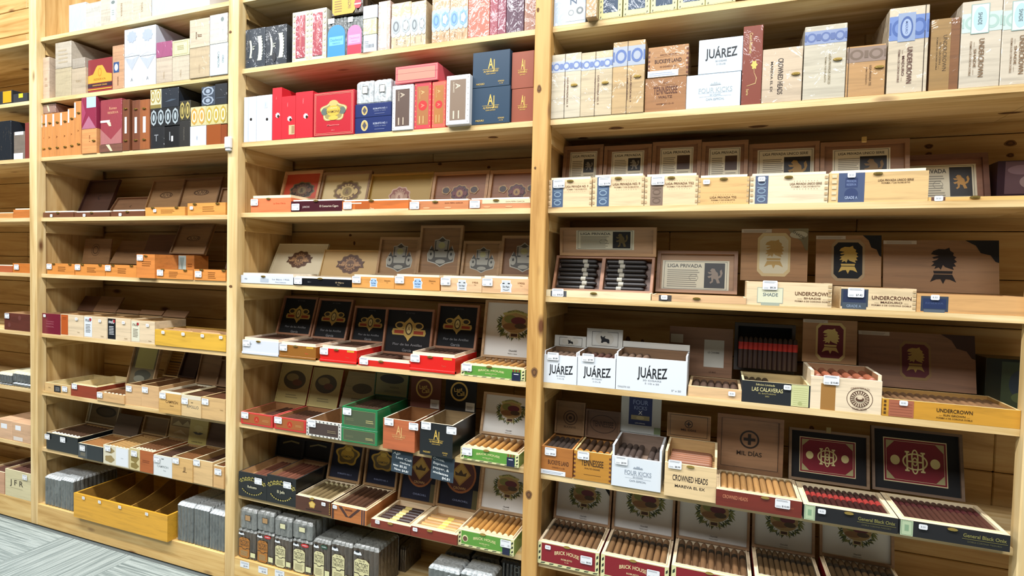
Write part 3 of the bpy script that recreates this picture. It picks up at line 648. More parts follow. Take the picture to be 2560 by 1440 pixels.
for (a, b, y, lb), q in zip(((1116, 1255, 272, 'upper left'), (1256, 1400, 245, 'upper right')), lo):
    box('A1', 2, 1, a, b, y, .2, 'c#d3dae2', f'silvery white wrapped box, {lb} of the block of four', lambda D: (D.pts([D.P(0, 0), D.P(.5, .12), D.P(1, 0), D.P(.5, .4)], 'c#eef1f4'), D.ell(.5, .7, D.w*.3, D.h*.2, 'c#b7c2d2', lobes=9, amp=.1)), zb=q.z1, group='block of four silvery boxes')
for a, b, y0, y1, m0, m1, l0, l1, dc in (
    (1405, 1546, 525, 385, 'd#d6c5ae', 'c#a8527c', 'pale wooden box under a magenta box', 'magenta wrapped box stacked on pale wood', None),
    (1550, 1702, 515, 370, 'd#d5c8b0', 'c#dcd8ae', 'pale wooden box under a cream yellow box', 'cream yellow wrapped box with scroll print on pale wood', lambda D: (D.frame(.08, .1, .92, .9, .002, 'p#b7b07c'), rows_text(D, 'p#a8a070', 3))),
    (1706, 1882, 440, 185, 'd#cdb894', 'd#d8c8ad', 'tan wooden box under a taller pale box with brown lettering', 'pale wooden box with brown upright lettering, on a tan box', lambda D: (D.text('JJ', .55, .42, D.w*.16, 'p#6b4a2a', rot=-90), D.text('MADURO', .35, .42, D.w*.06, 'p#6b4a2a', w=D.h*.25, rot=-90))),
    (1886, 2046, 405, 140, 'c#d6e0e2', 'd#d6d3c8', 'white box with grey upright lettering beside the sensor post', 'pale box with a white strip label beside the sensor post', lambda D: (D.rect(.55, .08, .97, .97, 'p#dde6e2'), D.ell(.72, .8, D.w*.09, D.h*.08, 'p#6f7b78'), D.text('TORO', .75, .45, D.w*.08, 'p#8a9690', rot=-90)))):
    d0 = (lambda D: (D.text('CAMPEON', .5, .5, D.w*.1, 'p#8fa0a4', w=D.h*.5, rot=-90), D.text('ORO', .75, .5, D.w*.1, 'p#8fa0a4', rot=-90))) if a == 1886 else (lambda D: D.text('TORO', .5, .3, D.w*.08, 'p#b09a7a', rot=-90))
    h = box('A1', 2, 1, a, b, y0, .15, m0, l0, d0, off=.0 if a < 1700 else -.004)
    box('A1', 2, 1, a, b, y1, .15, m1, l1, dc, zb=h.z1, off=.0 if a < 1700 else -.004)
# third board
OW = 'v#c8864a'; g = 'narrow orange wooden boxes with brass clasps'
first = None
for i, (a, b, yt) in enumerate(((341, 405, 1035), (406, 470, 1026), (471, 540, 1020), (541, 609, 1010), (610, 666, 978), (667, 729, 915))):
    h = box('A1', 2, 2, a, b, yt, .15, OW, ('narrow upright orange wooden box with brass clasps and white strip', 'taller narrow orange wooden box, second from the crimson box', 'tallest narrow orange wooden box, beside the crimson box')[0 if i < 4 else i-3], lambda D: (D.rect(.04, .7, .26, .98, 'p#e9ebe8'), D.text('A', .6, .45, D.w*.2, 'p#8a4f22', rot=-90)), group=g, clasp=((.7, .2), (.7, .78)))
    first = first or h
box('A1', 2, 2, 350, 500, 948, .13, 'd#a98578', 'flat pinkish brown wrapped box lying across the orange boxes', lambda D: D.pts([D.P(.3, .9), D.P(.42, .9), D.P(.55, .2), D.P(.45, .15)], 'p#e8dcb0'), zb=first.z1+.0045, off=.01)
h = box('A1', 2, 2, 735, 866, 1165, .14, 'w#d2925a', 'square orange wooden box carrying a crimson box', lambda D: D.text('NO. 4', .55, .6, D.w*.08, 'p#8a4f22', rot=-90), clasp=((.85, .5),), off=-.004)
box('A1', 2, 2, 735, 864, 880, .15, 'c#a02a4c', 'crimson wrapped box with a pale blue band', lambda D: (D.rect(.35, .66, 1, 1, 'p#b5cde2'), D.pts([D.P(0, 0), D.P(.5, .4), D.P(1, 0)], 'c#c77a95'), D.pts([D.P(0, 1), D.P(.3, .5), D.P(0, .1)], 'c#b8476a')), zb=h.z1, off=-.004)
h = box('A1', 2, 2, 893, 1096, 1305, .13, 'd#8a5a48', 'flat brown wrapped box under the crimson red box', lambda D: D.pts([D.P(.3, .95), D.P(.45, .95), D.P(.6, .1), D.P(.5, .1)], 'p#e8dcb0'), off=-.004)
box('A1', 2, 2, 905, 1094, 905, .14, 'c#a8424c', 'large red wrapped box with gold lettering on a flat brown box', lambda D: (D.text('Romeo', .6, .8, D.h*.06, 'p#d59a78'), D.text('RESERVA', .6, .7, D.h*.05, 'p#d59a78', w=D.w*.5), D.pts([D.P(0, .35), D.P(.5, .1), D.P(1, .35), D.P(1, 0), D.P(0, 0)], 'c#c27a78'), D.rect(0, .49, .45, .54, 'p#efe9d8'), D.pts([D.P(.3, .49), D.P(.48, .49), D.P(.52, .4), D.P(.42, .4)], 'p#efe0b8')), zb=h.z1, off=-.004)
g = 'dark brown narrow boxes with clasps'
for a, b, yt, lb in ((1098, 1162, 900, 'narrow dark brown box with clasps right of the red box'), (1188, 1256, 905, 'narrow brown box with clasps and white strip, in the middle'), (1257, 1341, 900, 'narrow lighter brown box with clasps left of the black boxes')):
    box('A1', 2, 2, a, b, yt, .15, 'v#6e3d24' if a < 1250 else 'v#93552c', lb, lambda D: D.rect(.35, .34, .65, .66, 'p#eef0f0'), clasp=((.5, .2), (.5, .82)), group=g, off=-.002)
tops = []
for a, b, yt, m, lb, dc in ((1346, 1476, 1148, 'c#1d1f22', 'black wrapped box at the bottom left of the black stack', lambda D: D.text('T', .45, .5, D.h*.3, 'p#8a8d90')), (1477, 1612, 1143, 'c#08080a', 'deep black box with a white sticker in the black stack', lambda D: (D.rect(.48, .3, .6, .55, WHT), D.text('I', .38, .55, D.h*.4, 'p#7c7f82'))), (1614, 1706, 1090, 'c#2c2a26', 'charcoal box beside the white box', lambda D: D.text('MADURO', .45, .5, D.w*.1, 'p#6c675c', w=D.h*.5, rot=-90))):
    tops.append(box('A1', 2, 2, a, b, yt, .15, m, lb, dc, group='black boxes at the bottom of the stack'))
h2 = box('A1', 2, 2, 1350, 1612, 985, .15, 'c#15181b', 'black box with four silver ovals across its front', lambda D: ovals(D, 4, BLK, 'p#a9b4b8', 'p#2c3438'), zb=max(tops[0].z1, tops[1].z1))
box('A1', 2, 2, 1616, 1714, 910, .14, 'c#3a3524', 'small dark box with gold ovals on the charcoal box', lambda D: ovals(D, 2, BLK, 'p#b5a35c', 'p#4c4426'), zb=tops[2].z1)
box('A1', 2, 2, 1330, 1450, 812, .14, 'c#e3dcb6', 'cream and gold ornate box on top of the black stack', lambda D: (ovals(D, 2, CREAM, 'p#a8944e', CREAM, .3, .98), D.rect(.02, .02, .98, .2, 'p#8a7a3e')), zb=h2.z1)
box('A1', 2, 2, 1452, 1606, 800, .14, 'c#1b2430', 'glossy navy box on top of the black stack', lambda D: (D.pts([D.P(.2, .3), D.P(.6, .42), D.P(.9, .38), D.P(.5, .3)], 'c#4d5c6c'),), zb=h2.z1)
h = box('A1', 2, 2, 1709, 1852, 1140, .15, 'g#d4dce8', 'plain pale blue-white box under gold ovals', lambda D: D.text('ORO', .45, .4, D.w*.06, 'p#9aa6b4', rot=-90)); h3 = h
h4 = box('A1', 2, 2, 1856, 1985, 1128, .15, 'g#9a5228', 'brown box under gold ovals beside the sensor post', None); h5 = box('A1', 2, 2, 1987, 2040, 1122, .15, 'g#8f4a28', 'narrow reddish brown box against the sensor post', None)
ha = box('A1', 2, 2, 1709, 1850, 968, .15, 'c#e2d5a0', 'cream box with two gold ovals on the pale blue box', lambda D: ovals(D, 2, CREAM, 'p#c89a44', CREAM), zb=h3.z1)
hb_ = box('A1', 2, 2, 1852, 2040, 955, .15, 'c#d9cf8e', 'cream box with three yellow ovals beside the sensor post', lambda D: ovals(D, 3, CREAM, 'p#b9a03c', CREAM), zb=max(h4.z1, h5.z1))
box('A1', 2, 2, 1812, 1932, 785, .12, 'c#3a4656', 'navy box with silver scrolls standing on the cream boxes', lambda D: (ovals(D, 1, NAVY, 'p#9aa6b4', 'p#3a4656', .52, .98), ovals(D, 1, NAVY, 'p#9aa6b4', 'p#3a4656', .04, .48)), zb=max(ha.z1, hb_.z1))
box('A1', 2, 2, 1934, 2040, 758, .12, 'c#141a22', 'plain dark navy box next to the silver scroll box', lambda D: D.rect(.1, .3, .9, .33, 'p#3c4652'), zb=max(ha.z1, hb_.z1))

# ------------------------------------------------------------------ bay 2: boxes open on the boards
def oliva(D): D.ell(.5, .55, D.w*.2, D.h*.09, 'p#6b4a2a', n=20); D.ell(.5, .55, D.w*.17, D.h*.065, 'p#b08a5c', n=20); D.text('OLIVA', .5, .55, D.h*.1, 'p#4a2f18', w=D.w*.34)
DKB = 'w#6b4028'
for a, b, yt, lb, ly, tl, lm in ((388, 660, 545, 'low dark brown box with white rim and a tall dark lid, beside the left post', 265, 20, 'w#4a2c20'), (672, 985, 545, 'low dark brown box with white rim and short pale lid', 425, 30, 'w#8a6444'), (1000, 1298, 535, 'low dark box with white rim, lid stamped with a monogram', 262, 18, 'w#a07a4e')):
    obox('A2', 2, 3, a, b, yt, .17, DKB, lb, lid=dict(y=ly, t=tl, m=lm, p=lm, f=lm, ft=.006, dec=oliva if a == 1000 else (lambda D: (D.text('C', .5, .5, D.h*.12, 'p#20120c')))), rimc='p#efe6d4', rim=.007, inner='w#8a5a38', tag=((.3, .35, 'S'),), clasp=((.5, .9),), deep=.012)
for a, b, yt, lb, ly in ((1308, 1664, 500, 'shallow orange wooden tray with a stamped tan lid', 245), (1688, 2030, 462, 'orange wooden tray with stamped tan lid against the sensor post', 330)):
    obox('A2', 2, 3, a, b, yt, .17, 'w#d8974a', lb, dec=lambda D: rows_text(D, 'p#a86a2a', 3, .4, .75, .3, .8), lid=dict(y=ly, t=16, m='w#a07a4e', p='w#a07a4e', f='w#7d5c3a', dec=oliva), rimc='w#d9a860', inner='w#7d4c2a', tag=((.12 if a > 1600 else .26, .6, 'S'),), clasp=((.2, .92), (.8, .92)), deep=.02)
for a, b, yt, lb, ly, dc, tl in ((425, 670, 1000, 'orange wooden tray with a ring stamped on its lid', 785, lambda D: (D.ring(.45, .55, D.h*.24, D.h*.24, .002, 'p#4a2f18'), D.ring(.45, .55, D.h*.16, D.h*.16, .004, 'p#4a2f18')), 8), (678, 945, 1006, 'orange wooden tray with a plain leaning tan lid', 810, lambda D: D.text('OLIVA', .5, .5, D.h*.1, 'p#7d5c3a', w=D.w*.4), 28), (950, 1228, 1012, 'orange wooden tray with a dark leaning lid', 752, lambda D: D.text('OLIVA', .5, .3, D.h*.1, 'p#3a2414', w=D.w*.4), 20)):
    obox('A2', 2, 4, a, b, yt, .17, 'w#d68a40', lb, dec=lambda D: rows_text(D, 'p#8f5320', 3, .4, .7, .3, .8), lid=dict(y=ly, t=tl, m='w#8f6a44', p='w#8f6a44' if a != 950 else 'w#6b452c', f='w#8f6a44', ft=0, dec=dc), rimc='w#d9a860', inner='w#7d4c2a', tag=((.1, .7, 'L'),), clasp=((.25, .95), (.85, .95)), deep=.03)
obox('A2', 2, 4, 1229, 1392, 918, .16, 'w#d2823e', 'taller orange wooden box jutting out between the low trays', dec=lambda D: rows_text(D, 'p#8f5320', 3, .3, .8, .5, .75), lid=dict(y=668, t=22, m='w#9a7348', p='w#9a7348', f='w#7d5c3a', x=(.02, .13), dec=oliva), inner='w#7d4c2a', tag=((.22, .85, 'L'),), clasp=((.52, .93),), deep=.05, off=-.012)
h = obox('A2', 2, 4, 1400, 1736, 1052, .1, 'w#d68a40', 'low orange wooden tray in front of a box with a pale blue label', dec=lambda D: rows_text(D, 'p#8f5320', 4, .35, .6, .2, .85), rimc='w#d9a860', inner='w#7d4c2a', tag=((.12, .62, 'L'),), clasp=((.18, .95), (.8, .95)), deep=.03, off=-.004)
box('A2', 2, 4, 1480, 1745, 925, .08, 'w#c47a38', 'orange wooden box with pale blue label behind a low tray', lambda D: (D.rect(.02, 0, .5, .98, 'p#bcd0cc'), D.pts([D.P(.1, .9), D.P(.25, .2), D.P(.4, .9)], 'p#93aaa6'), rows_text(D, 'p#8f5320', 2, .6, .9, .5, .7)), off=.105)
obox('A2', 2, 4, 1745, 2030, 1054, .17, 'w#d68a40', 'low orange wooden tray with dark lid against the sensor post', dec=lambda D: rows_text(D, 'p#8f5320', 4, .45, .7, .2, .85), lid=dict(y=775, t=18, m='w#5a3a26', p='w#5a3a26', f='w#5a3a26', ft=0), rimc='w#d9a860', inner='w#7d4c2a', tag=((.16, .55, 'L'),), clasp=((.25, .95), (.95, .95)), deep=.03, off=-.004)
# fifth board
PB = 'w#d8bf94'
obox('A3', 2, 5, 372, 540, 152, .17, 'g#7a1f34', 'maroon box with fine lettering beside the left post', dec=lambda D: (D.text('Connecticut', .45, .62, D.h*.07, 'p#b5626e', w=D.w*.42), D.text('RESERVA', .45, .5, D.h*.06, 'p#b5626e', w=D.w*.4), D.text('ESPECIAL', .45, .36, D.h*.06, 'p#b5626e', w=D.w*.45)), lid=dict(y=10, t=30, m='w#5a3a28', p='w#5a3a28', f='w#5a3a28', ft=0), inner='w#a8835a', tag=((.17, .88, 'S'),), deep=.05)
def nub(D, c, tc, r='p#b0252c'):
    D.rect(.02, .05, .36, .95, c); D.text('nub', .19, .82, D.h*.16, tc, w=D.w*.24); D.rect(.25, .78, .33, .9, r)
    D.lines(.08, .25, .3, .65, 6, tc if c != BLK else WHT, .35); D.text('TORO', .8, .12, D.h*.05, 'p#a88e64')
for a, b, yt, lb, c, tc in ((546, 752, 160, 'pale wooden box with an orange-red panel at its left', None, None), (756, 962, 176, 'pale wooden box with white label and dark red square', 'p#e6ebee', 'p#2a2a30'), (966, 1176, 190, 'pale wooden box with black label and dark red square', BLK, WHT), (1181, 1392, 215, 'pale wooden box with cream label and dark red square', 'p#e6e2c8', 'p#5a4a38')):
    dc = (lambda D: (D.rect(.02, .04, .33, .97, 'p#c05a22'), rows_text(D, 'p#8a3c14', 2, .08, .28, .75, .88), D.text('TORO', .78, .2, D.h*.04, 'p#a88e64'))) if c is None else (lambda D, c=c, tc=tc: nub(D, c, tc))
    obox('A3', 2, 5, a, b, yt, .16, 'w#dcc6a4', lb, dec=dc, lid=dict(y=(15 if a == 546 else 140), t=30 if a == 546 else 40, m='w#7d5a3c', p='w#7d5a3c', f='w#7d5a3c', ft=0), rimc='w#d9c096', inner='w#b08a5c', tag=((.72, .82, 'S'),), cig=dict(n=5, r=.012, col='#8a6a44', drop=.006, of=lb) if a != 546 else None, deep=.03)
hy = obox('A3', 2, 5, 1394, 2032, 298, .16, 'w#d9aa3c', 'long golden wooden tray of loose cigars beside the sensor post', rimc='w#e0b24a', inner='w#a8803a', tag=((.13, .85, 'S'), (.42, .85, 'S'), (.69, .85, 'S'), (.94, .85, 'S')), deep=.03, name='cigar_tray', cat='tray', off=-.004)
rn = random.Random(4)
for i in range(16):
    x = hy.x0+.02+(hy.w-.16)*(i % 8)/7; yy = hy.Y+.034+.05*(i//8)
    cigar(x, yy, hy.z1-.03+.0125+.0004+ (.0012 if i % 2 else .009), .12, .0105, rn.choice(('#a9825a', '#8f6a44', '#b38d63')), None, 0, 0, 'knobbly light brown cigar lying loose in the golden tray', 'loose cigars in the golden tray', rz=-math.pi/2+rn.uniform(-.13, .1))
for i in range(6): cigar(hy.x0+.2+i*.028, .3, Z2[5]+.0005, .215, .0125, '#4a2f1c', None, 0, 0, 'dark cigar standing upright against the back planks', 'cigars standing behind the golden tray', rx=math.pi/2)
# sixth board
obox('A3', 2, 6, 405, 636, 775, .24, 'w#d2ae76', 'empty pale wooden box with a black square label by the left post', dec=lambda D: (D.text('CAO', .18, .5, D.h*.13, 'p#9a7a4a'), D.rect(.36, .12, .62, .82, 'p#1d1d20'), D.rect(.41, .25, .57, .7, 'p#8f8f8c'), D.lines(.4, .2, .58, .75, 5, 'p#1d1d20', .5)), inner='w#d8c492', rimc='w#e6d2a0', tag=((.8, .6, 'L'),), lid=None)
obox('A3', 2, 6, 640, 868, 790, .22, 'w#8f3b22', 'reddish wooden box with cream rim, beside the empty pale box', rimc='w#eadcae', inner='w#c9a03c', rim=.005, tag=((.16, .85, 'L'),), deep=.03)
obox('A3', 2, 6, 872, 1116, 862, .15, 'w#cfa672', 'low tan wooden box of cigars with a picture lid', tag=((.13, .7, 'L'),), cig=dict(n=7, r=.0095, drop=.004, col='#6b4426', band='p#e6dcc0', pos=.1, bw=.01), off=-.004, lid=dict(y=450, t=14, m='w#b09068', p='w#6f6248', f='w#b09068', dec=lambda D: (D.rect(.15, .45, .85, .95, 'p#b5ae6a'), D.ell(.5, .3, D.w*.3, D.h*.12, 'p#4c4c40'), D.ell(.4, .2, D.w*.2, D.h*.08, 'p#8a8a78'))))
for a, b, yt, lb, ly, dc in ((1120, 1270, 790, 'tan wooden box with a gold striped picture inside its lid', 455, lambda D: (D.rect(.1, .08, .9, .92, 'p#a8782a'), D.lines(.15, .12, .85, .88, 9, 'p#7a4f18', .5, .0), D.rect(.1, .45, .9, .5, 'p#4a3012'))), (1271, 1428, 798, 'tan wooden box with a dark red lid behind', 470, None)):
    obox('A3', 2, 6, a, b, yt, .2, 'w#cfa878', lb, dec=lambda D: None, lid=dict(y=ly, t=20, m='w#c2a068', p='w#5a3a20' if dc else 'w#3f2418', f='w#c2a068' if dc else 'w#3f2418', dec=dc), inner='w#8a6440', rimc='w#d9bd8a', tag=((.25, .8, 'L'),), deep=.05)
obox('A3', 2, 6, 1430, 1624, 862, .2, 'w#cda25e', 'jutting tan box with white rim and stamped dark lettering', dec=lambda D: (D.text('CAMPEÓN', .6, .58, D.h*.13, 'p#6b4a22', w=D.w*.56), D.text('Oscuro', .6, .4, D.h*.06, 'p#4a2f18')), inner='w#8a6440', rimc='w#efe2c2', rim=.006, tag=((.2, .85, 'L'),), deep=.05, off=-.03, cig=dict(n=6, drop=.008, col='#5e4128'), lid=dict(y=530, t=14, m='w#8a6a48', p='w#8a6a48', f='w#8a6a48'))
obox('A3', 2, 6, 1628, 1808, 885, .19, 'w#d4b684', 'jutting tan box with white top strip and sporty lettering', dec=lambda D: (D.rect(0, .82, 1, 1, 'p#e6dcc4'), D.text('BAR', .55, .68, D.h*.05, BLK), D.text('APOLLO', .58, .48, D.h*.13, 'p#8f8570', w=D.w*.6)), inner='w#7a5636', rimc='w#e6d2a0', tag=((.2, .72, 'L'),), cig=dict(n=6, drop=.004, col='#4f3320'), off=-.026, lid=dict(y=585, t=16, m='w#7a5c40', p='w#7a5c40', f='w#7a5c40'))
obox('A3', 2, 6, 1812, 2030, 905, .19, 'w#cfaa74', 'tan wooden box of cigars beside the sensor post', dec=lambda D: D.text('TORO', .85, .5, D.h*.05, 'p#9a7a4a'), inner='w#7a5636', rimc='w#e0c08a', tag=((.17, .8, 'L'),), cig=dict(n=8, drop=.004, col='#5a3620'), off=-.022, lid=dict(y=540, t=14, m='w#8a6a4a', p='w#8a6a4a', f='w#7a5c40', dec=lambda D: (D.shape(.5, .7, D.h*.14, [(-.7, .8), (.7, .8), (.6, 0), (0, -.9), (-.6, 0)], 'p#3a2a24'))))
# seventh board
for a, b, yt, dd, m, lb, dc, tg, cg, ld, of in (
    (418, 700, 145, .2, 'g#14191c', 'black box with two price tags beside the left post', None, ((.05, .75, 'L'), (.55, .75, 'L')), dict(n=9, drop=.003, col='#4a3322', band='p#e6e6d8', pos=.03), dict(y=-135, t=12, m='w#9a8464', p='w#6a5a40', f='w#b5a482', dec=lambda D: (D.ell(.55, .55, D.w*.33, D.h*.22, 'p#17130f'), D.ell(.55, .55, D.w*.26, D.h*.15, 'p#3a3024'), D.rect(.0, .02, .06, .98, 'p#d9d4c0'))), -.004),
    (704, 924, 240, .17, 'g#1b2227', 'black and grey box with cream rim and one tag', lambda D: (D.rect(0, .0, .38, 1, 'p#4a4f50'), D.rect(.1, .15, .3, .4, 'p#6f6a5a')), ((.2, .7, 'L'),), dict(n=8, drop=.003, col='#9a6a3c'), dict(y=-5, t=20, m='w#4a3a2a', p='w#4a3a2a', f='w#4a3a2a', ft=0), -.02),
    (930, 1160, 255, .2, 'g#e0d8bc', 'cream box with gold scrolls and a white panel', lambda D: (D.ell(.25, .75, D.w*.18, D.h*.14, 'p#a08a58', lobes=5), D.ell(.25, .3, D.w*.18, D.h*.18, 'p#a08a58', lobes=5), D.rect(.5, .05, .97, .98, 'p#e8edf2'), D.text('TORO', .74, .45, D.h*.05, 'p#9aa0a8')), ((.2, .85, 'L'),), dict(n=7, drop=.006, col='#b08a54', band='p#efe8d0', pos=.02, bw=.01), dict(y=10, t=14, m='w#8a7048', p='w#6a5636', f='w#8a7048'), -.026),
    (1166, 1378, 285, .2, 'w#a85a28', 'brown box with a gold scroll corner and cream label', lambda D: (D.rect(0, 0, .45, 1, 'p#d6c690'), D.ell(.22, .55, D.w*.17, D.h*.2, 'p#8f7a3c', lobes=5), D.ell(.22, .2, D.w*.17, D.h*.14, 'p#8f7a3c', lobes=5), rows_text(D, 'p#8a4218', 2, .55, .9, .45, .6)), ((.22, .78, 'L'),), dict(n=7, drop=.004, col='#6a4428', band='p#d9d2b8', pos=.05), dict(y=20, t=10, m='w#a8905c', p='w#a8905c', f='w#a8905c', ft=0, dec=lambda D: (D.rect(.08, .55, .92, .95, 'p#7d6a40'), D.pts([D.P(.1, .6), D.P(.35, .85), D.P(.55, .65), D.P(.75, .9), D.P(.92, .6)], 'p#b5a878'), D.pts([D.P(.2, .2), D.P(.5, .42), D.P(.8, .2), D.P(.5, .26)], 'p#c9b88a'))), -.026),
    (1382, 1548, 345, .18, 'g#e2e6e6', 'white fronted box with light grey lettering between tan boxes', lambda D: (D.text('BAR', .5, .86, D.h*.06, BLK), D.text('CAMPEÓN', .5, .48, D.h*.1, 'p#a9b0b0', w=D.w*.6), D.text('Toro', .6, .3, D.h*.06, 'p#a9b0b0')), ((.2, .8, 'L'),), dict(n=6, drop=.003, col='#4c3224'), dict(y=35, t=8, m='w#b5a45c', p='w#b5a45c', f='w#b5a45c', ft=0, dec=lambda D: (D.ell(.5, .65, D.w*.25, D.h*.12, 'p#cabb74'), D.pts([D.P(.2, .48), D.P(.4, .5), D.P(.5, .46), D.P(.6, .5), D.P(.8, .48), D.P(.62, .4), D.P(.38, .4)], 'p#3c3420'), D.text('CONNECTICUT', .5, .1, D.h*.05, 'p#5a5030', w=D.w*.6))), -.03),
    (1550, 1732, 362, .18, 'w#d0a76a', 'tan box stamped with two letters beside the white fronted box', lambda D: (D.text('JJ', .6, .55, D.h*.16, 'p#5a3c1c'), D.text('MADURO', .62, .4, D.h*.04, 'p#5a3c1c')), ((.2, .85, 'L'),), dict(n=7, drop=.004, col='#7a4f2c'), dict(y=70, t=18, m='w#8a6a4a', p='w#5a4430', f='w#5a4430', ft=0), -.03),
    (1735, 1912, 385, .2, 'w#d6b27c', 'empty-fronted tan box with a high back, near the sensor post', None, ((.2, .88, 'L'),), dict(n=6, drop=.02, col='#4a2f20'), dict(y=90, t=14, m='w#9a8260', p='w#9a8260', f='w#9a8260', ft=0), -.026),
    (1920, 2018, 442, .14, 'w#cfa46c', 'small tan box with saw-tooth corner against the sensor post', None, ((.5, .75, 'L'),), dict(n=4, drop=.006, col='#6a3f24'), None, -.026)):
    obox('A4', 2, 7, a, b, yt, dd, m, lb, dec=dc, lid=ld, inner='w#a8814f', rimc='w#ead9b4', tag=tg, cig=cg, off=of)
# base board of bay 2
g = 'grey wrapped bundles beside the golden drawer'
for a, b, yt, lb in ((398, 540, 530, 'grey cellophane bundle of cigars next to the left post'), (543, 655, 552, 'grey cellophane bundle of cigars left of the golden drawer'), (1592, 1736, 775, 'grey cellophane bundle of cigars right of the golden drawer'), (1742, 1874, 808, 'grey cellophane bundle of cigars, middle one of three'), (1880, 2016, 850, 'grey cellophane bundle of cigars against the sensor post')):
    bundle('A4', 2, 8, a, b, yt, .22, WRAP_GREY, lb, n=5, group=g, off=-.012, top=FOIL)
hd = place('A4', 2, 8, 664, 1506, 690, .31, -.0433, None); o = root('drawer_bin', hd, 'golden wooden drawer bin of loose cigars jutting over the kick board', 'drawer', None)
w2 = hd.w/2; GM = mat('w#d8a02e'); GI = mat('w#a87c34'); b = MB(); H_ = hd.h
b.box(-w2, w2, 0, .01, 0, H_, GM, {3: GI}); b.box(-w2, -w2+.01, .01, .3, 0, H_, GM, {1: GI}); b.box(w2-.01, w2, .01, .3, 0, H_, GM, {0: GI}); b.box(-w2, w2, .3, .31, 0, H_, GM); b.box(-w2+.01, w2-.01, .01, .3, 0, .008, GI); b.obj('bin', o, fix=False)
for i in range(3):
    x = -w2+hd.w*(i+1)/4; b = MB(); pr = [(.0105, .009), (.0105, H_*.94)]+[(.03+.26*t/8, H_*(.72+.62*(t/8)**2)) for t in range(9)]+[(.29, .009)]
    i0 = len(b.v); n = len(pr); b.v += [(x-.003, y, z) for y, z in pr]+[(x+.003, y, z) for y, z in pr]; b.f += [tuple(range(n)), tuple(range(2*n-1, n-1, -1))]; b.m += [b.mi(GI)]*2
    for q in range(n): b.f.append((q, n+q, n+(q+1) % n, (q+1) % n)); b.m.append(0)
    b.obj('divider', o)
tags(hd, ((.12, .9, 'S'), (.3, .9, 'S'), (.52, .9, 'S'), (.8, .9, 'S')), o)
for i in range(4):
    for j in range(3): cigar(hd.x0+hd.w*(i+.22+.25*j)/4+.01, hd.Y+.03, hd.z0+.008+.0135, .2, .0125, '#4a2c22', None, 0, 0, 'dark loose cigar lying in the golden drawer bin', 'cigars in the golden drawer bin')

# ================================================================== bay 1 (cut by the left edge of the picture)
for row, cr, items in (
    (1, 'A1', ((-40, 110, 830, 'k#17181a', 'black tray with a yellow price card left of the first post', lambda D: D.rect(.45, .1, .95, .95, 'p#f0a81e')), (118, 246, 850, 'k#22242a', 'dark tray with a small yellow card against the first post', lambda D: D.rect(.4, .5, .7, .98, 'p#e8d038')))),
    (2, 'A1', ((-60, 100, 1100, 'c#17202a', 'glossy black box at the cut end of the left bay', None), (125, 222, 1190, 'd#8f8274', 'grey-brown wrapped box with white labels in the left bay', lambda D: (D.rect(.1, .88, .9, 1, WHT), D.rect(0, 0, .85, .22, WHT))), (226, 258, 1105, 'g#8a4038', 'narrow red-brown box against the first post in the left bay', None))),
    (7, 'A3', ((-30, 105, 1100, 'w#d6ae8a', 'pinkish tan wrapped box with a tag in the left bay', lambda D: D.rect(.3, .55, .7, .8, WHT)), (106, 272, 1130, 'w#cfa884', 'pinkish tan wrapped box against the first post', lambda D: (D.rect(.2, .6, .5, .85, WHT), D.rect(.1, .05, .6, .25, 'p#e8dcd0')))))):
    for a, b, yt, m, lb, dc in items: box(cr, 1, row, a, b, yt, .18, m, lb, dc)
obox('A2', 1, 3, -40, 116, 552, .17, 'w#d09050', 'shallow tan tray with a dark square on its lid, left bay', rimc='w#efe2c8', rim=.004, lid=dict(y=310, t=16, m='w#8a7048', p='w#8a7048', f='w#8a7048', dec=lambda D: D.rect(.3, .4, .65, .75, 'p#2a2018')), deep=.02)
obox('A2', 1, 3, 120, 268, 520, .17, 'w#c87838', 'orange tray with white rim against the first post, left bay', rimc='w#efe2c8', rim=.006, lid=dict(y=310, t=16, m='w#8a7048', p='w#8a7048', f='w#8a7048'), deep=.02)
obox('A2', 1, 4, -40, 110, 1020, .17, 'w#b8623a', 'reddish tray with white rim at the cut end, left bay', rimc='w#efe2c8', rim=.004, lid=dict(y=800, t=16, m='w#7a6040', p='w#7a6040', f='w#7a6040'), deep=.02)
obox('A2', 1, 4, 116, 272, 1000, .17, 'w#c8742e', 'orange tray with price tag against the first post, left bay', tag=((.25, .6, 'L'),), lid=dict(y=800, t=16, m='w#6a4c34', p='w#6a4c34', f='w#6a4c34'), deep=.02)
obox('A3', 1, 5, 40, 272, 148, .18, 'w#5e2e22', 'dark brown box with a tag and pale lid, left bay', dec=lambda D: (D.ell(.6, .75, D.h*.14, D.h*.14, 'p#74423a'), D.ell(.2, .3, D.h*.14, D.h*.14, 'p#74423a')), tag=((.13, .82, 'L'),), lid=dict(y=28, t=12, m='w#b59c6a', p='w#b59c6a', f='w#b59c6a'), deep=.03)
for i, (a, b, yt, zz) in enumerate(((-30, 100, 770, None), (104, 268, 765, None))):
    h = bundle('A3', 1, 6, a, b, yt, .2, WRAP_GREY, ('clear packet of cigars at the cut end of the left bay', 'clear packet of cigars against the first post in the left bay')[i], n=5, group='clear packets in the left bay', top=FOIL, zb=Z2[6]+.0015)
    bundle('A3', 1, 6, a, b, 680-6*i, .18, WRAP_GREY, ('upper clear packet with cream card at the cut end of the left bay', 'upper clear packet with cream card against the first post')[i], n=5, group='clear packets in the left bay', top=mat('p#ddd8b8'), zb=h.z1)
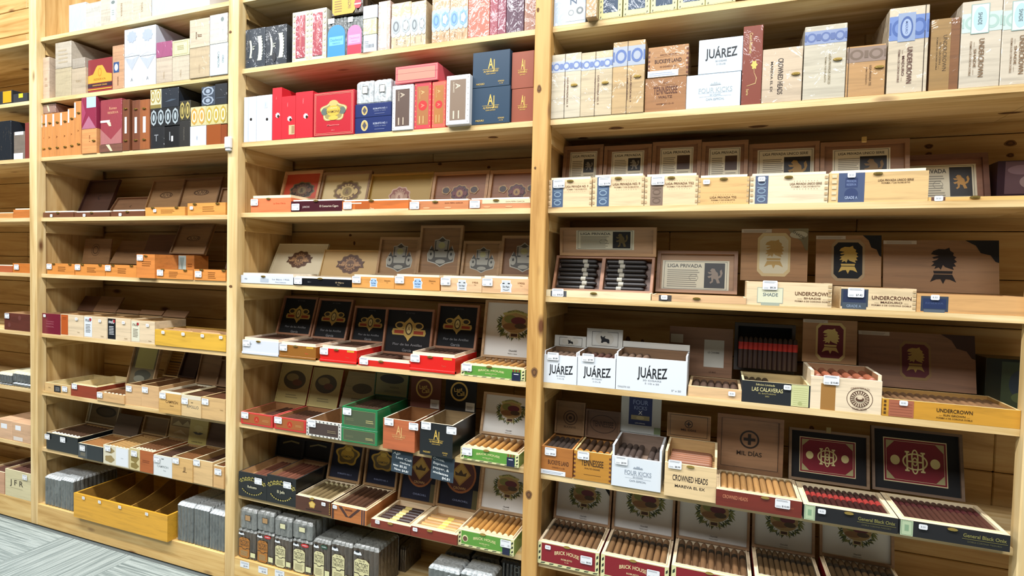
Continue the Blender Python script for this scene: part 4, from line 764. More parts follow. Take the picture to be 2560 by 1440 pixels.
obox('A4', 1, 8, 48, 284, 470, .22, 'w#cfc49a', 'grey-tan wooden box stamped with three dark capitals', dec=lambda D: (D.text('J F R', .45, .55, D.h*.2, 'p#4a3f28', w=D.w*.52), D.lines(.2, .34, .7, .36, 1, 'p#9a8f6c')), tag=((.8, .85, 'L'),), rimc='w#ead9b4', cig=dict(n=7, drop=.008, col='#5a3a30', r=.0115), off=-.02)
obox('A4', 1, 8, -120, 40, 470, .22, 'w#c89a78', 'pinkish wooden box of cigars beside the grey-tan stamped box', rimc='w#ead9b4', cig=dict(n=6, drop=.006, col='#5a3a30', r=.0115), off=-.02)
# ================================================================== bay 3, between the sensor post and the knotty post
def arcs(D):
    s = 'p#c9cdb8'
    for u, hgt, t in ((.62, .36, .09), (.25, .26, .045)):
        x, z = D.P(u, .48); y = D.y(); n = 16
        for k in range(n):
            a, b = [-.9+1.8*(k+e)/n for e in (0, 1)]
            D.pts([(x+(hgt*.5*math.cos(q)-.12*D.w/D.w+o)*D.w, z+math.sin(q)*hgt*D.h*1.1) for q, o in ((a, 0), (b, 0), (b, t*2), (a, t*2))], s, y)
    y = D.y(); x, z = D.P(.62, .48)
    for k in range(9):
        q = -.8+1.6*k/8; D.ell(.62+.18*math.cos(q)-.12+.19, .48+.4*math.sin(q), D.w*.025, D.h*.025, s, n=8)
    D.text('La', .45, .5, D.w*.12, s, rot=-90)
box('B1', 3, 1, 205, 398, 292, .16, 'c#1d2b38', 'dark navy box with silver arched lettering beside the sensor post', arcs)
box('B1', 3, 1, 402, 606, 262, .18, 'c#18232f', 'dark navy box in crumpled cellophane with silver arcs', lambda D: (arcs(D), D.ell(.42, .2, D.w*.09, D.h*.12, BLK)))
def redstrip(D): D.rect(0, 0, 1, 1, 'p#e6ddc6'); ovals(D, 1, CREAM, 'p#e6ddc6', 'p#e6ddc6'); y = D.y(); [D.ell(e, (q+.5)/9, D.w*.07, D.h*.035, 'p#c9bb9c', n=10) for q in range(9) for e in (.1, .9)]; D.rect(.22, .07, .78, .92, 'c#b03a48'); D.text('RESERVA ESPECIAL', .5, .5, D.w*.1, 'p#d48a80', w=D.h*.5, rot=-90)
box('B1', 3, 1, 664, 824, 128, .16, 'c#e6ddc6', 'tall red box with ornate cream border beside the navy boxes', redstrip, group='tall red boxes with cream borders')
box('B1', 3, 1, 828, 992, 100, .16, 'c#e6ddc6', 'tall red box with ornate cream border beside the blue card bundle', redstrip, group='tall red boxes with cream borders')
hb1 = bundle('B1', 3, 1, 1000, 1188, 178, .14, WRAP_GREY, 'clear cigar bundle with a bright blue arched card', n=5, dec=lambda D: hanger(D, 'p#1f86cf', 'p#6ab4e6'))
hb2 = bundle('B1', 3, 1, 1193, 1346, 160, .14, WRAP_GREY, 'clear cigar bundle with a pink and red arched card', n=5, dec=lambda D: (hanger(D, 'p#ec74a4', 'p#f09cc0'), D.rect(.06, .0, .92, .24, 'p#e01038')))
def yellow_up(D): D.pts([D.P(.05, 1), D.P(.05, .2), D.P(.12, .05), D.P(.7, .05), D.P(.78, .2), D.P(.78, 1)], 'p#d8a126'); D.text('FACTORY', .6, .6, D.w*.1, 'p#4a3a1a', w=D.h*.6, rot=90); D.lines(.12, .2, .36, .8, 5, 'p#8a6a1c'); D.ell(.86, .45, D.w*.11, D.w*.12, 'p#d81e2c'); D.rect(.76, .42, .96, .48, WHT)
bundle('B1', 3, 1, 1040, 1345, -30, .14, WRAP_BROWN, 'clear bundle lying across two others with a yellow card', n=7, dec=yellow_up, zb=max(hb1.z1, hb2.z1))
h = box('B1', 3, 1, 1352, 1480, 345, .15, 'c#dbe2ea', 'white box with a barcode at the bottom of a narrow stack', lambda D: (D.bars(.15, .25, .85, .45, 16, 'p#6a7076'), rows_text(D, 'p#9aa0a6', 2, .1, .5, .5, .7)))
h = box('B1', 3, 1, 1352, 1482, 190, .15, 'c#dcd6a4', 'cream yellow box in the middle of a narrow stack', lambda D: D.rect(.64, .1, .67, .9, 'p#b7b07c'), zb=h.z1)
box('B1', 3, 1, 1352, 1490, 62, .15, 'c#dde3ea', 'white box on top of a narrow stack', lambda D: D.rect(.63, 0, .66, 1, 'p#b9c0c8'), zb=h.z1)
box('B1', 3, 1, 1496, 1612, 20, .16, 'c#d8b8a8', 'tall narrow rosy box with a cream strip', lambda D: (D.rect(.2, .04, .75, .94, 'p#e6d9bc'), D.text('EDICION', .45, .5, D.w*.08, 'p#b09a78', rot=-90)))
def silverband(D, c='p#c3c8c8', c2='p#6c7478', c3='p#a9b0b2'):
    D.rect(0, .3, 1, .66, c); [D.ell(q/4+.125, .66 if k else .3, D.w*.12, D.h*.06, c, n=14) for q in range(4) for k in (0, 1)]
    ovals(D, 2, c, c3, c2, .32, .64); D.ell(.75, .48, D.w*.13, D.h*.1, 'p#d8d8c4', lobes=5); D.text('DON', .3, .14, D.w*.07, 'p#8a6a42', w=D.h*.12, rot=-90); D.text('TORO', .72, .14, D.w*.06, 'p#8a6a42', w=D.h*.12, rot=-90)
for i, (a, b, yt) in enumerate(((146, 334, 40), (335, 482, 22))):
    box('B2', 3, 1, a, b, yt, .17, 'd#d6c19a', ('pale wooden box with a silver scroll band, first of two', 'pale wooden box with a silver scroll band beside blue bands')[i], silverband, group='pale boxes with silver bands')
for i, (a, b, yt) in enumerate(((540, 712, -25), (714, 889, -45))):
    box('B2', 3, 1, a, b, yt, .17, 'd#cfa578', ('tan wooden box with blue scroll band beside the silver bands', 'tan wooden box with blue scroll band beside the salmon box')[i], lambda D: silverband(D, 'p#a9c4e4', 'p#5a86bd', 'p#7ea6d8'), group='tan boxes with blue bands')
box('B2', 3, 1, 893, 1100, -130, .17, 'c#e0745c', 'salmon red box in crinkled wrap', lambda D: rows_text(D, 'p#eea08c', 3, .55, .8, .6, .9))
box('B2', 3, 1, 1104, 1180, -150, .17, 'c#a8505c', 'narrow rosy red wrapped box with pale lettering', lambda D: D.text('BAR', .5, .75, D.w*.3, 'p#e6cfc6', rot=-90))
box('B2', 3, 1, 1182, 1260, -150, .17, 'c#96485a', 'narrow dusky pink wrapped box beside the purple box', None)
box('B2', 3, 1, 1264, 1434, -160, .17, 'c#5a3448', 'dark purple wrapped box with upright white lettering', lambda D: (D.text('SUAVE', .3, .62, D.w*.14, 'p#d8c8d0', w=D.h*.4, rot=-90), D.rect(.62, 0, .64, 1, 'p#3c2030')))
box('B2', 3, 1, 1440, 1552, -140, .17, 'c#a8745c', 'brown wrapped box against the knotty post, upper board', lambda D: D.rect(.12, 0, .15, 1, 'p#d8b8a0'))
# second board of bay 3
for i, (a, b, yt) in enumerate(((190, 228, 948), (229, 309, 944), (311, 463, 934))):
    box('B1', 3, 2, a, b, yt, .15, 'g#d6dde6', ('very narrow white box against the sensor post', 'narrow white box with a dark stud', 'wider white box with a dark stud beside the red boxes')[i], (lambda D: (D.rect(.1, 0, .13, 1, 'p#b5bec8'), D.ell(.4, .5, .006, .006, 'm#5a5048'))) if i == 1 else ((lambda D: (D.rect(.5, .72, .72, .86, 'p#c3ccd6'), D.text('TORO', .6, .79, D.w*.05, 'p#9aa6b4', rot=-90), D.ell(.7, .47, .006, .006, 'm#5a5048'))) if i == 2 else None), group='white boxes by the sensor post')
g = 'narrow bright red boxes'
for i, (a, b, yt) in enumerate(((466, 556, 858), (557, 690, 942), (692, 860, 900))):
    box('B1', 3, 2, a, b, yt, .17, 'g#d8303a', ('tallest narrow red box beside the white boxes', 'middle red box with a paper seal', 'red box leaning next to the square red box')[i], lambda D, i=i: (D.ell(.6, .47, .011, .01, WHT, lobes=7), D.ell(.66, .45, .006, .006, 'm#6a5a48'), D.text('TORO', .45, .8, D.w*.06, 'p#f0868a', rot=-90)) + ((D.rect(.55, .1, .97, .32, 'p#d9b88a'), D.rect(.75, .12, .95, .3, 'p#a8885c')) if i == 1 else ()), group=g, off=.0)
def redcrest(D):
    D.frame(.03, .03, .97, .97, .0016, 'p#e0a080'); D.frame(.06, .06, .94, .94, .001, 'p#e0a080')
    D.ell(.5, .55, D.w*.31, D.h*.22, 'p#b99a58', lobes=5, amp=.12, ph=math.pi*1.5); D.ell(.5, .55, D.w*.29, D.h*.2, 'p#e6cf92', lobes=5, amp=.12, ph=math.pi*1.5); D.ell(.5, .55, D.w*.26, D.h*.18, 'p#9c8a50', lobes=5, amp=.12, ph=math.pi*1.5)
    D.ell(.5, .73, D.w*.11, D.h*.07, 'p#c9b46a'); D.ell(.28, .55, D.w*.08, D.h*.08, 'p#5f6a60'); D.ell(.72, .55, D.w*.08, D.h*.08, 'p#5f6a60'); D.ell(.5, .56, D.w*.17, D.h*.12, 'p#d8b03a'); D.text('DIAMOND', .5, .54, D.h*.055, 'p#4a3a14', w=D.w*.34); D.ell(.5, .4, D.w*.12, D.h*.05, 'p#e0b848'); D.text('CROWN', .5, .62, D.h*.035, 'p#f0e0a0'); D.text('Maximus', .5, .24, D.h*.03, 'p#e88a80', w=D.w*.3); D.text('NO. 5', .5, .12, D.h*.025, 'p#e88a80')
box('B1', 3, 2, 868, 1262, 908, .16, 'g#c02834', 'square red box with a gold and green crest', redcrest, off=-.002)
def navyrob(D): D.ell(.27, .5, D.h*.26, D.h*.34, 'p#e0c890'); D.ell(.27, .5, D.h*.22, D.h*.29, 'p#c9a85c'); D.pts([D.P(.27, .75), D.P(.33, .5), D.P(.27, .25), D.P(.21, .5)], 'p#4a4a58'); D.text('ROBUSTO NO. 1', .7, .58, D.h*.12, 'p#b9c0d4', w=D.w*.38); D.text('Hecho a mano', .7, .42, D.h*.06, 'p#8f98b4', w=D.w*.32); D.lines(.55, .2, .85, .28, 1, 'p#6a74a0')
h1 = box('B1', 3, 2, 1272, 1625, 1152, .16, 'g#1f2f66', 'royal blue box with a gold medallion, at the bottom of its stack', navyrob, group='royal blue boxes with gold medallions')
h2 = box('B1', 3, 2, 1274, 1625, 1020, .16, 'g#1f2f66', 'royal blue box with a gold medallion, under silver packets', navyrob, zb=h1.z1, group='royal blue boxes with gold medallions')
for a, b, yt, lb in ((1286, 1450, 790, 'crinkled silver foil packet with a cream label beside the square red box'), (1454, 1618, 772, 'crinkled silver foil packet with a cream label beside the coral box')):
    bundle('B1', 3, 2, a, b, yt, .15, FOIL, lb, n=3, dec=lambda D: (D.rect(.36, .42, .68, .74, BLK), D.rect(.38, .44, .66, .72, 'p#e6e2d0')), zb=h2.z1, group='silver foil packets', name='foil_packet', cat='packet')
hg = box('B2', 3, 2, 153, 355, 838, .16, 'g#e6e8ea', 'upright box with white dotted border and dark brown panel', lambda D: bpanel(D, WHT, 'p#5a4438', 'p#c9b8a0'), off=-.004)
hh = box('B2', 3, 2, 369, 533, 806, .16, 'g#d8303a', 'upright red bordered box with a red seal, first of two', lambda D: bpanel(D, 'p#d83a44', 'p#a86a34', 'p#e0b070', RED), group='upright red boxes with seals')
hi = box('B2', 3, 2, 540, 674, 795, .16, 'g#d8483a', 'upright red bordered box with a red seal, next to the tall white bordered box', lambda D: bpanel(D, 'p#e0604c', 'p#b0702c', 'p#e0b070', RED), group='upright red boxes with seals')
box('B2', 3, 2, 678, 905, 742, .17, 'g#e6e8ea', 'tall box with white dotted border jutting over the board edge', lambda D: bpanel(D, WHT, 'p#86705c', 'p#d9ccb4'), off=-.022)
box('B2', 3, 2, 186, 600, 655, .16, 'g#e0626a', 'flat coral red box lying across the upright boxes', lambda D: (D.frame(.02, .06, .98, .94, .0016, 'p#e8a08c'), D.rect(.06, .16, .94, .84, 'p#c98a74'), D.rect(.0, .56, 1, .58, 'p#a85a50')), zb=max(hg.z1, hh.z1, hi.z1), off=-.002)
for i, (a, b, yl, yu, m, n_) in enumerate(((922, 1298, 865, 520, 'g#33485c', 'slate blue'), (1314, 1532, 870, 512, 'g#9a5540', 'chestnut brown'))):
    h = box('B2', 3, 2, a, b, yl, .19, m, f'{n_} box with gold initials, lower of two', lambda D: AJ(D, 'MADURO' if i == 0 else None), off=-.002 if i == 0 else .006)
    box('B2', 3, 2, a+2, b, yu, .19, m, f'{n_} box with gold initials, stacked on its twin', lambda D: AJ(D, 'MADURO' if i == 0 else None), zb=h.z1, off=-.002 if i == 0 else .006)
# third board of bay 3
obox('B3', 3, 3, 262, 650, 492, .17, 'w#e8784a', 'orange box with cream rim and an orange lid with dark crest', dec=lambda D: D.text('La Gran Oferta', .72, .62, D.h*.1, 'p#c85a30', w=D.w*.3), lid=dict(y=240, t=16, m='w#b5764e', p='p#c8482a', f='w#c29468', ft=.012, dec=lambda D: crest(D, .52, .38, D.w*.32, 'p#7a6a48', 'p#3a2a20', 'p#6a4a34', 6, .6)), rimc='w#efdcba', rim=.012, inner='w#d9b98e', tag=((.1, .72, 'L'),), clasp=((.45, .95),), deep=.03, off=.008)
obox('B3', 3, 3, 653, 1148, 520, .17, 'g#4a1f26', 'dark maroon box with white rim and a cream lid with brown crest', dec=lambda D: (D.text('JURICHE', .3, .45, D.h*.16, 'p#cdb8b0', w=D.w*.14), D.text('El Centurion Cigars', .75, .5, D.h*.18, 'p#e0d0b8', w=D.w*.36)), lid=dict(y=248, t=16, m='w#5a3a2c', p='p#d9c48c', f='w#8a6a48', ft=.01, dec=lambda D: crest(D, .55, .4, D.w*.28, 'p#8f7a3c', 'p#6a4a28', 'p#c9b070', 8, .7)), rimc='w#efe4cf', rim=.006, inner='w#c29a72', tag=((.1, .45, 'L'),), clasp=((.5, 1.0),), deep=.025)
obox('B3', 3, 3, 1150, 1795, 520, .17, 'w#c86a28', 'glossy orange-brown moulded box with a mustard lid', dec=lambda D: (D.rect(0, 0, 1, .16, 'p#e6c9a0'), D.rect(.2, .2, .42, 1, 'p#b85a1c'), D.text('Oro', .46, .2, D.h*.2, 'p#f0d8b0'), D.rect(.02, .72, .3, .84, 'p#f0e0cc')), lid=dict(y=262, t=16, m='w#a8843c', p='p#b0903c', f='w#a8843c', ft=.006, dec=lambda D: crest(D, .5, .25, D.w*.17, 'p#c9a890', 'p#8a4a38', 'p#b08a70', 6, .9)), rimc='w#efe4cf', rim=.006, inner='w#b5844a', tag=((.09, .55, 'L'),), clasp=((.45, 1.02),), deep=.025)
for a, b, yt, lb, ly, m in ((322, 900, 520, 'tan-red moulded box with a brown scroll-crested lid', 245, 'w#c07a4c'), (906, 1500, 505, 'cream fronted moulded box with scroll-crested lid, by the knotty post', 228, 'w#c8845a')):
    obox('B4', 3, 3, a, b, yt, .17, m, lb, dec=lambda D, a=a: ((D.rect(.22, .55, 1, 1, 'p#e6dcb0') if a > 900 else None), D.text('DON PEPIN GARCIA', .76, .72, D.h*.13, 'p#7a3a1c', w=D.w*.3), D.ell(.3, .2, D.w*.06, D.h*.1, 'p#e0a878'), D.ell(.66, .2, D.w*.06, D.h*.1, 'p#e0a878')), lid=dict(y=ly, t=14, m='w#a87a50', p='w#8a5c3c', f='w#b0865a', ft=.012, dec=lambda D: (crest(D, .5, .35, D.w*.17, 'p#a8844c', 'p#4a1c1c', 'p#6a2428', 6, .9), D.ell(.25, .45, D.w*.08, D.h*.12, 'p#a8844c', lobes=5), D.ell(.75, .45, D.w*.08, D.h*.12, 'p#a8844c', lobes=5), D.ell(.25, .45, D.w*.06, D.h*.09, 'p#3a2416'), D.ell(.75, .45, D.w*.06, D.h*.09, 'p#3a2416'))), rimc='w#f2e8d4', rim=.006, inner='w#b5844a', tag=((.1, .5, 'L'),), clasp=((.45, .9),), deep=.025)
# fourth board of bay 3
def bijou(D): crest(D, .52, .5, D.w*.2, 'p#6a4c34', 'p#5a3a26', 'p#a07850', 6, .75, rib='p#5a3a26'); D.text('MY FATHER', .52, .46, D.h*.07, 'p#c9a070', w=D.w*.4)
obox('B3', 3, 4, 165, 672, 1235, .16, 'g#dfe4ea', 'low white box with cream lid and brown crest, by the sensor post', dec=lambda D: (D.rect(.38, .2, .54, .65, 'p#b9c2cc'), D.text('Le Bijou 1922', .77, .6, D.h*.16, 'p#9aa6b4', w=D.w*.32), D.text('Petit Robusto', .77, .25, D.h*.12, 'p#9aa6b4', w=D.w*.2), D.text('1922', .1, .55, D.h*.16, 'p#7a828c')), lid=dict(y=942, t=26, m='w#e0d4b4', p='p#e0d4b4', f='p#e0d4b4', ft=.004, fd=.004, dec=bijou), rimc='w#efe6d4', rim=.01, inner='w#d0b48a', clasp=((.44, .92),), deep=.02, off=-.002)
obox('B3', 3, 4, 676, 1242, 1262, .16, 'g#16171a', 'low black box with cream rim and a tan crested lid', dec=lambda D: (D.text('NO. 1', .28, .5, D.h*.16, 'p#7a7a78'), D.text('El Bijou', .8, .55, D.h*.2, 'p#b09a78', w=D.w*.14), D.text('Toro', .78, .25, D.h*.14, 'p#b09a78')), lid=dict(y=1000, t=18, m='w#c2a068', p='p#c9a86c', f='p#c9a86c', ft=.004, fd=.004, dec=bijou), rimc='w#efe4cf', rim=.008, inner='w#c29a72', tag=((.09, .6, 'L'),), clasp=((.47, 1.0),), deep=.02, off=-.002)
def silvercrest(D, v=.5):
    s = D.w*.34; D.shape(.52, v, s, CRST, 'p#bdb9a8'); D.shape(.52, v, s*.93, CRST, 'p#55524a'); D.shape(.52, v+.05*s/D.h, s*.8, [(-.5, -.5), (.5, -.5), (.55, .0), (.48, .1), (.5, .8), (-.5, .8), (-.48, .1), (-.55, .0)], 'p#a8a596')
    D.ell(.52, v+.4*s/D.h, s*.24, s*.2, 'p#bdba86'); D.ell(.52, v+.72*s/D.h, s*.2, s*.09, 'p#4a463e')
    for k in (-1, 1):
        x = .52+k*.7*s/D.w; D.ell(x, v-.2*s/D.h, s*.2, s*.3, 'p#a8a596'); D.ell(x, v-.15*s/D.h, s*.07, s*.1, 'p#3a362e'); D.ell(x, v+.12*s/D.h, s*.13, s*.04, 'p#3a362e'); D.ell(.52+k*.32*s/D.w, v+.08*s/D.h, s*.12, s*.05, 'p#3a362e')
    D.ell(.52, v-.62*s/D.h, s*.34, s*.14, 'p#a8a596')
def boneemb(D, c1, c2):
    x, z = D.P(.52, .42); s = D.h*.42
    D.pts([(x-s*.75, z+s*1.1), (x+s*.75, z+s*1.1), (x+s*.7, z+s*.7), (x+s*1.0, z+s*.4), (x+s*.85, z-s*.2), (x+s*.9, z-s*.8), (x+s*.4, z-s*.7), (x-s*.4, z-s*.7), (x-s*.9, z-s*.8), (x-s*.85, z-s*.2), (x-s*1.0, z+s*.4), (x-s*.7, z+s*.7)], WHT)
    D.pts([(x-s*.6, z+s*1.0), (x+s*.6, z+s*1.0), (x+s*.55, z+s*.65), (x+s*.85, z+s*.4), (x+s*.7, z-s*.15), (x+s*.7, z-s*.62), (x-s*.7, z-s*.62), (x-s*.7, z-s*.15), (x-s*.85, z+s*.4), (x-s*.55, z+s*.65)], c1)
    for k in (-1, 1): D.ell(.52+k*s*.45/D.w, .42+s*.6/D.h, s*.22, s*.1, c2, n=12)
    D.ell(.52, .42-s*.35/D.h, s*.5, s*.12, c2, n=14); D.ell(.52, .42-s*.3/D.h, s*.46, s*.1, c1, n=14); D.text('Don Pepin', .52, .46, s*.26, c2, w=s*1.1)
for k_, a, b, yt, lb, c1, c2, m, ly, lt, wv in (('B3', 1245, 1655, 1248, 'honey wooden box with a pale blue scroll emblem, beside the black box', 'p#a9c6e6', 'p#3f5f86', 'w#d6974e', ('B4', 880), 12, 'w#a07c52'), ('B4', 180, 618, 1245, 'honey wooden box with a pale blue scroll emblem and taller lid', 'p#a9c6e6', 'p#3f5f86', 'w#d6934a', ('B4', 765), 10, 'w#8f6a44'), ('B4', 632, 1028, 1260, 'light wooden box with a grey scroll emblem and framed lid', 'p#d2d6d8', 'p#3a3e42', 'w#e0b88c', ('B4', 918), 12, 'w#a07c52'), ('B4', 1032, 1486, 1262, 'light wooden box with a grey scroll emblem by the knotty post', 'p#d2d6d8', 'p#3a3e42', 'w#dfb284', ('B4', 865), 10, 'w#7a5638')):
    obox(k_, 3, 4, a, b, yt, .17, m, lb, dec=lambda D, c1=c1, c2=c2: (boneemb(D, c1, c2), D.text('Oscuro' if c1 == 'p#a9c6e6' else '1922', .84, .72, D.h*.1, 'p#7a4a1c', w=D.w*.14), D.text('Toro', .84, .55, D.h*.06, 'p#7a4a1c')), lid=dict(k=ly[0], y=ly[1], t=lt, m='w#a8845a', p=wv, f='w#a8845a', ft=.01, dec=lambda D: silvercrest(D, .48)), rimc='w#f0e0c2', rim=.008, inner='w#b58a58', tag=((.12, .72, 'L'),), cig=dict(n=9, drop=.001, col='#5a4432', band='p#d8d4c6' if c1 != 'p#a9c6e6' else 'p#8a88b8', pos=.04, bw=.012), off=-.001)
# fifth board of bay 3: black lids with gold bands
def fband(D): D.text('MY FATHER', .5, .9, D.h*.03, 'p#4a4a4c'); mfband(D, .5, .56, D.w*.33); D.text('Flor de las Antillas', .5, .22, D.h*.05, 'p#8a8a8c', w=D.w*.6); D.text('Garcia', .5, .1, D.h*.06, 'p#8a8a8c')
LB = dict(m='w#8a5c44', p='k#08090c', f='w#9a6a4c', ft=.009)
for k_, a, b, yt, dd, m, lb, ky, ly, tl, foot in (('B5', 180, 530, 500, .2, 'g#dfe4ec', 'white box on feet with a black banded lid, by the sensor post', 'B5', 95, 18, True), ('B5', 540, 893, 545, .2, 'g#9a6426', 'golden brown box with a black banded lid', 'B5', 118, 18, True), ('B5', 935, 1290, 580, .2, 'g#e2241e', 'bright red box beside the brown one, black banded lid', 'B5', 190, 14, True), ('B5', 1306, 1806, 690, .17, 'g#dd2a20', 'low bright red box with a nearly empty tray', 'B6', 205, 10, False), ('B6', 332, 768, 645, .19, 'g#e2241e', 'bright red box beside the green box, black banded lid', 'B6', 168, 12, True)):
    h = obox(k_, 3, 5, a, b, yt, dd, m, lb, dec=lambda D, m=m: (D.rect(.74, .84, .93, .97, 'p#d8a83c') if m in ('g#9a6426', 'g#e2241e') else None, D.rect(0, .2, 1, .215, 'p#00000020'[:8]) if False else None, D.text('10', .24, .72, D.h*.1, 'p#8a95a4') if m == 'g#dfe4ec' else D.text('Toro', .75, .45, D.h*.1, 'p#e8583c')), lid=dict(k=ky, y=ly, t=tl, dec=fband, **LB), rimc='w#f2dcc2', rim=.011, inner='w#a8724e', tag=((.12, .78, 'L'),), clasp=((.45, .95),), cig=dict(n=8, drop=.006, col='#4a3226', band='p#d8b86a', pos=.06, bw=.016, skip=(4, 5, 6, 7) if not foot else ()), off=.0)
    if foot:
        b_ = MB(); b_.cbox(-h.w/2-.002, h.w/2+.0, -.003, .012, .0005, h.h*.17, mat(m), .001); b_.obj('base_moulding', h.o)
def greenbox(k, row, a, b, yt, d, lb, ly, ky, tl, n, skip, tg, of=0):
    return obox(k, 3, row, a, b, yt, d, 'g#5f9a3a', lb, dec=bhgreen, lid=dict(k=ky, y=ly, t=tl, m='w#b58a66', p='p#f0efe8', f='w#c2a078', ft=.009, dec=brick_lid), rimc='w#f0d9b4', rim=.006, inner='w#a87a54', tag=tg, clasp=((.45, .98),), cig=dict(n=n, drop=.002, col='#a8783c', band='p#efe0b0', pos=.02, bw=.014, skip=skip), off=of)
greenbox('B6', 5, 825, 1450, 740, .19, 'green box with cream leaf border, on the board with red boxes', 135, 'B6', 10, 9, (8,), ((.1, .78, 'L'),))
# sixth board of bay 3
def olive_lid(D): D.rect(.04, .04, .96, .96, 'p#b5a468'); D.ell(.5, .6, D.w*.36, D.h*.24, 'p#4a4434'); D.ell(.42, .66, D.w*.2, D.h*.1, 'p#8a7c50'); D.ell(.6, .54, D.w*.16, D.h*.08, 'p#6a4434'); D.lines(.3, .14, .7, .26, 2, 'p#8a7c50')
def redfront(D, e='p#d83a34'):
    D.frame(.02, .03, .98, .97, .004, e); D.rect(.07, .14, .94, .9, 'p#a85e2c'); D.ell(.5, .5, D.h*.27, D.h*.27, 'p#c83a22'); D.ell(.5, .5, D.h*.22, D.h*.22, 'p#b83018'); D.text('A', .5, .5, D.h*.26, 'p#d8704c'); D.lines(.68, .4, .9, .6, 2, 'p#c08a50')
for a, b, yt, lb, ly, n, sk in ((165, 473, 1200, 'red bordered box with brown panel by the sensor post', 745, 7, (0, 1, 2)), (488, 794, 1248, 'red bordered box with brown panel beside the white dotted box', 785, 8, ())):
    obox('B5', 3, 6, a, b, yt, .2, 'g#cf3a34', lb, dec=redfront, lid=dict(y=ly, t=16, m='w#a8342c', p='w#b5a468', f='w#b5a468', ft=.004, fd=.003, dec=olive_lid), rimc='w#e0665c', inner='w#a8764c', tag=((.14, .75, 'L'),), cig=dict(n=n, drop=.012, col='#4f3024', band='p#e0c0a0', pos=.02, bw=.01, skip=sk), off=-.004)
obox('B5', 3, 6, 801, 1138, 1275, .21, 'g#e6e4da', 'empty box with white dotted border and dark panel', dec=lambda D: (D.rect(.08, .12, .92, .86, 'p#4a3a34'), [D.ell(.06+.11*q, .94 if k else .06, .003, .003, 'p#4a4a4c', n=8) for q in range(9) for k in (0, 1)], [D.ell(e, .2+.2*q, .003, .003, 'p#4a4a4c', n=8) for q in range(4) for e in (.035, .965)], D.lines(.62, .35, .88, .55, 2, 'p#8a7a60')), lid=dict(y=830, t=24, m='w#8f8460', p='w#8f8460', f='w#8f8460', ft=0, dec=lambda D: (D.ell(.55, .55, D.w*.3, D.h*.14, 'p#4a4434'), D.lines(.3, .2, .8, .3, 2, 'p#5a5238'))), inner='w#a88058', rimc='w#e6e4da', tag=((.17, .78, 'L'),), off=-.018)
def greenpanel(D): D.frame(.02, .03, .98, .97, .003, 'p#2f8a54'); D.rect(.06, .12, .94, .88, 'p#4f5a40'); D.frame(.06, .12, .94, .88, .001, 'p#8aa060'); D.lines(.68, .32, .9, .5, 2, 'p#b5ab70'); D.lines(.12, .35, .36, .5, 2, 'p#6a7050')
h = box('B5', 3, 6, 1140, 1490, 1345, .22, 'g#1f7a46', 'bright green box with olive panel, lower of two', greenpanel, off=-.022)
obox('B5', 3, 6, 1146, 1492, 1148, .22, 'g#1f7a46', 'open green box of cigars stacked on its green twin', dec=greenpanel, lid=dict(y=830, t=8, m='w#1f5a38', p='w#9a9058', f='w#2a5a3a', ft=.004, fd=.003, dec=lambda D: (D.rect(.05, .12, .95, .98, 'p#8f8858'), D.ell(.5, .75, D.w*.36, D.h*.2, 'p#3a382c'), D.text('RESERVA', .6, .4, D.h*.08, 'p#5a5238'), D.lines(.3, .18, .8, .28, 2, 'p#6a6448'))), inner='w#5a6a44', rimc='g#2f9a5c', tag=((.16, .78, 'L'),), cig=dict(n=10, drop=.012, col='#3c2c20'), zb=h.z1, off=-.022)
for a, b, yt, m, lb, inn, c in ((66, 374, 1262, 'w#b5623a', 'brown initialled box with a gold ring on its lid', 'w#9a6a40', 'p#e0b070'), (424, 742, 1298, 'g#111418', 'black initialled box with a gold ring on its lid', 'w#a8906a', GOLD)):
    obox('B6', 3, 6, a, b, yt, .2, m, lb, dec=lambda D, c=c, m=m: AJ(D, 'MADURO' if m[0] == 'g' else None, 1, c), lid=dict(y=868 if a < 100 else 895, t=4, m='k#6a3a28' if a < 100 else 'k#101216', p='k#6f4030' if a < 100 else 'k#101216', f='k#6f4030', ft=0, dec=lastcall), inner=inn, rimc='p#e6d8c0', tag=((.2, .9, 'L'), (.97, .86, 'L')), off=-.026)
greenbox('B8', 6, 822, 1388, 180, .18, 'green box with cream leaf border, on the board with the chalk cards', 1040, 'B6', 14, 8, (7,), ((.12, .7, 'L'),), -.01)
# seventh board of bay 3
for a, b, yt, nm, lb, ly in ((142, 414, 420, 'Robusto', 'black box with gold arched lettering by the sensor post', 90), (416, 698, 450, 'El Jefe', 'black box with gold arched lettering beside the dark brown box', 130)):
    obox('B7', 3, 7, a, b, yt, .22, 'g#0d1012', lb, dec=lambda D, nm=nm: aroma(D, nm), lid=dict(y=ly, t=10, m='k#0c0e12', p='k#0c0e12', f='k#1c1e22', ft=.006, dec=lambda D: (D.pts([D.P(.2, .7), D.P(.5, .85), D.P(.8, .8), D.P(.8, .72), D.P(.5, .77), D.P(.2, .62)], 'p#7a7040'))), inner='w#c29a6c', rimc='k#20201e', tag=((.72, .76, 'L'),), cig=dict(n=7, drop=.012, col='#6a4030', band='p#b8a070' if nm == 'Robusto' else 'p#b0483c', pos=.02, bw=.01, skip=(0, 1) if nm == 'Robusto' else ()), off=-.012)
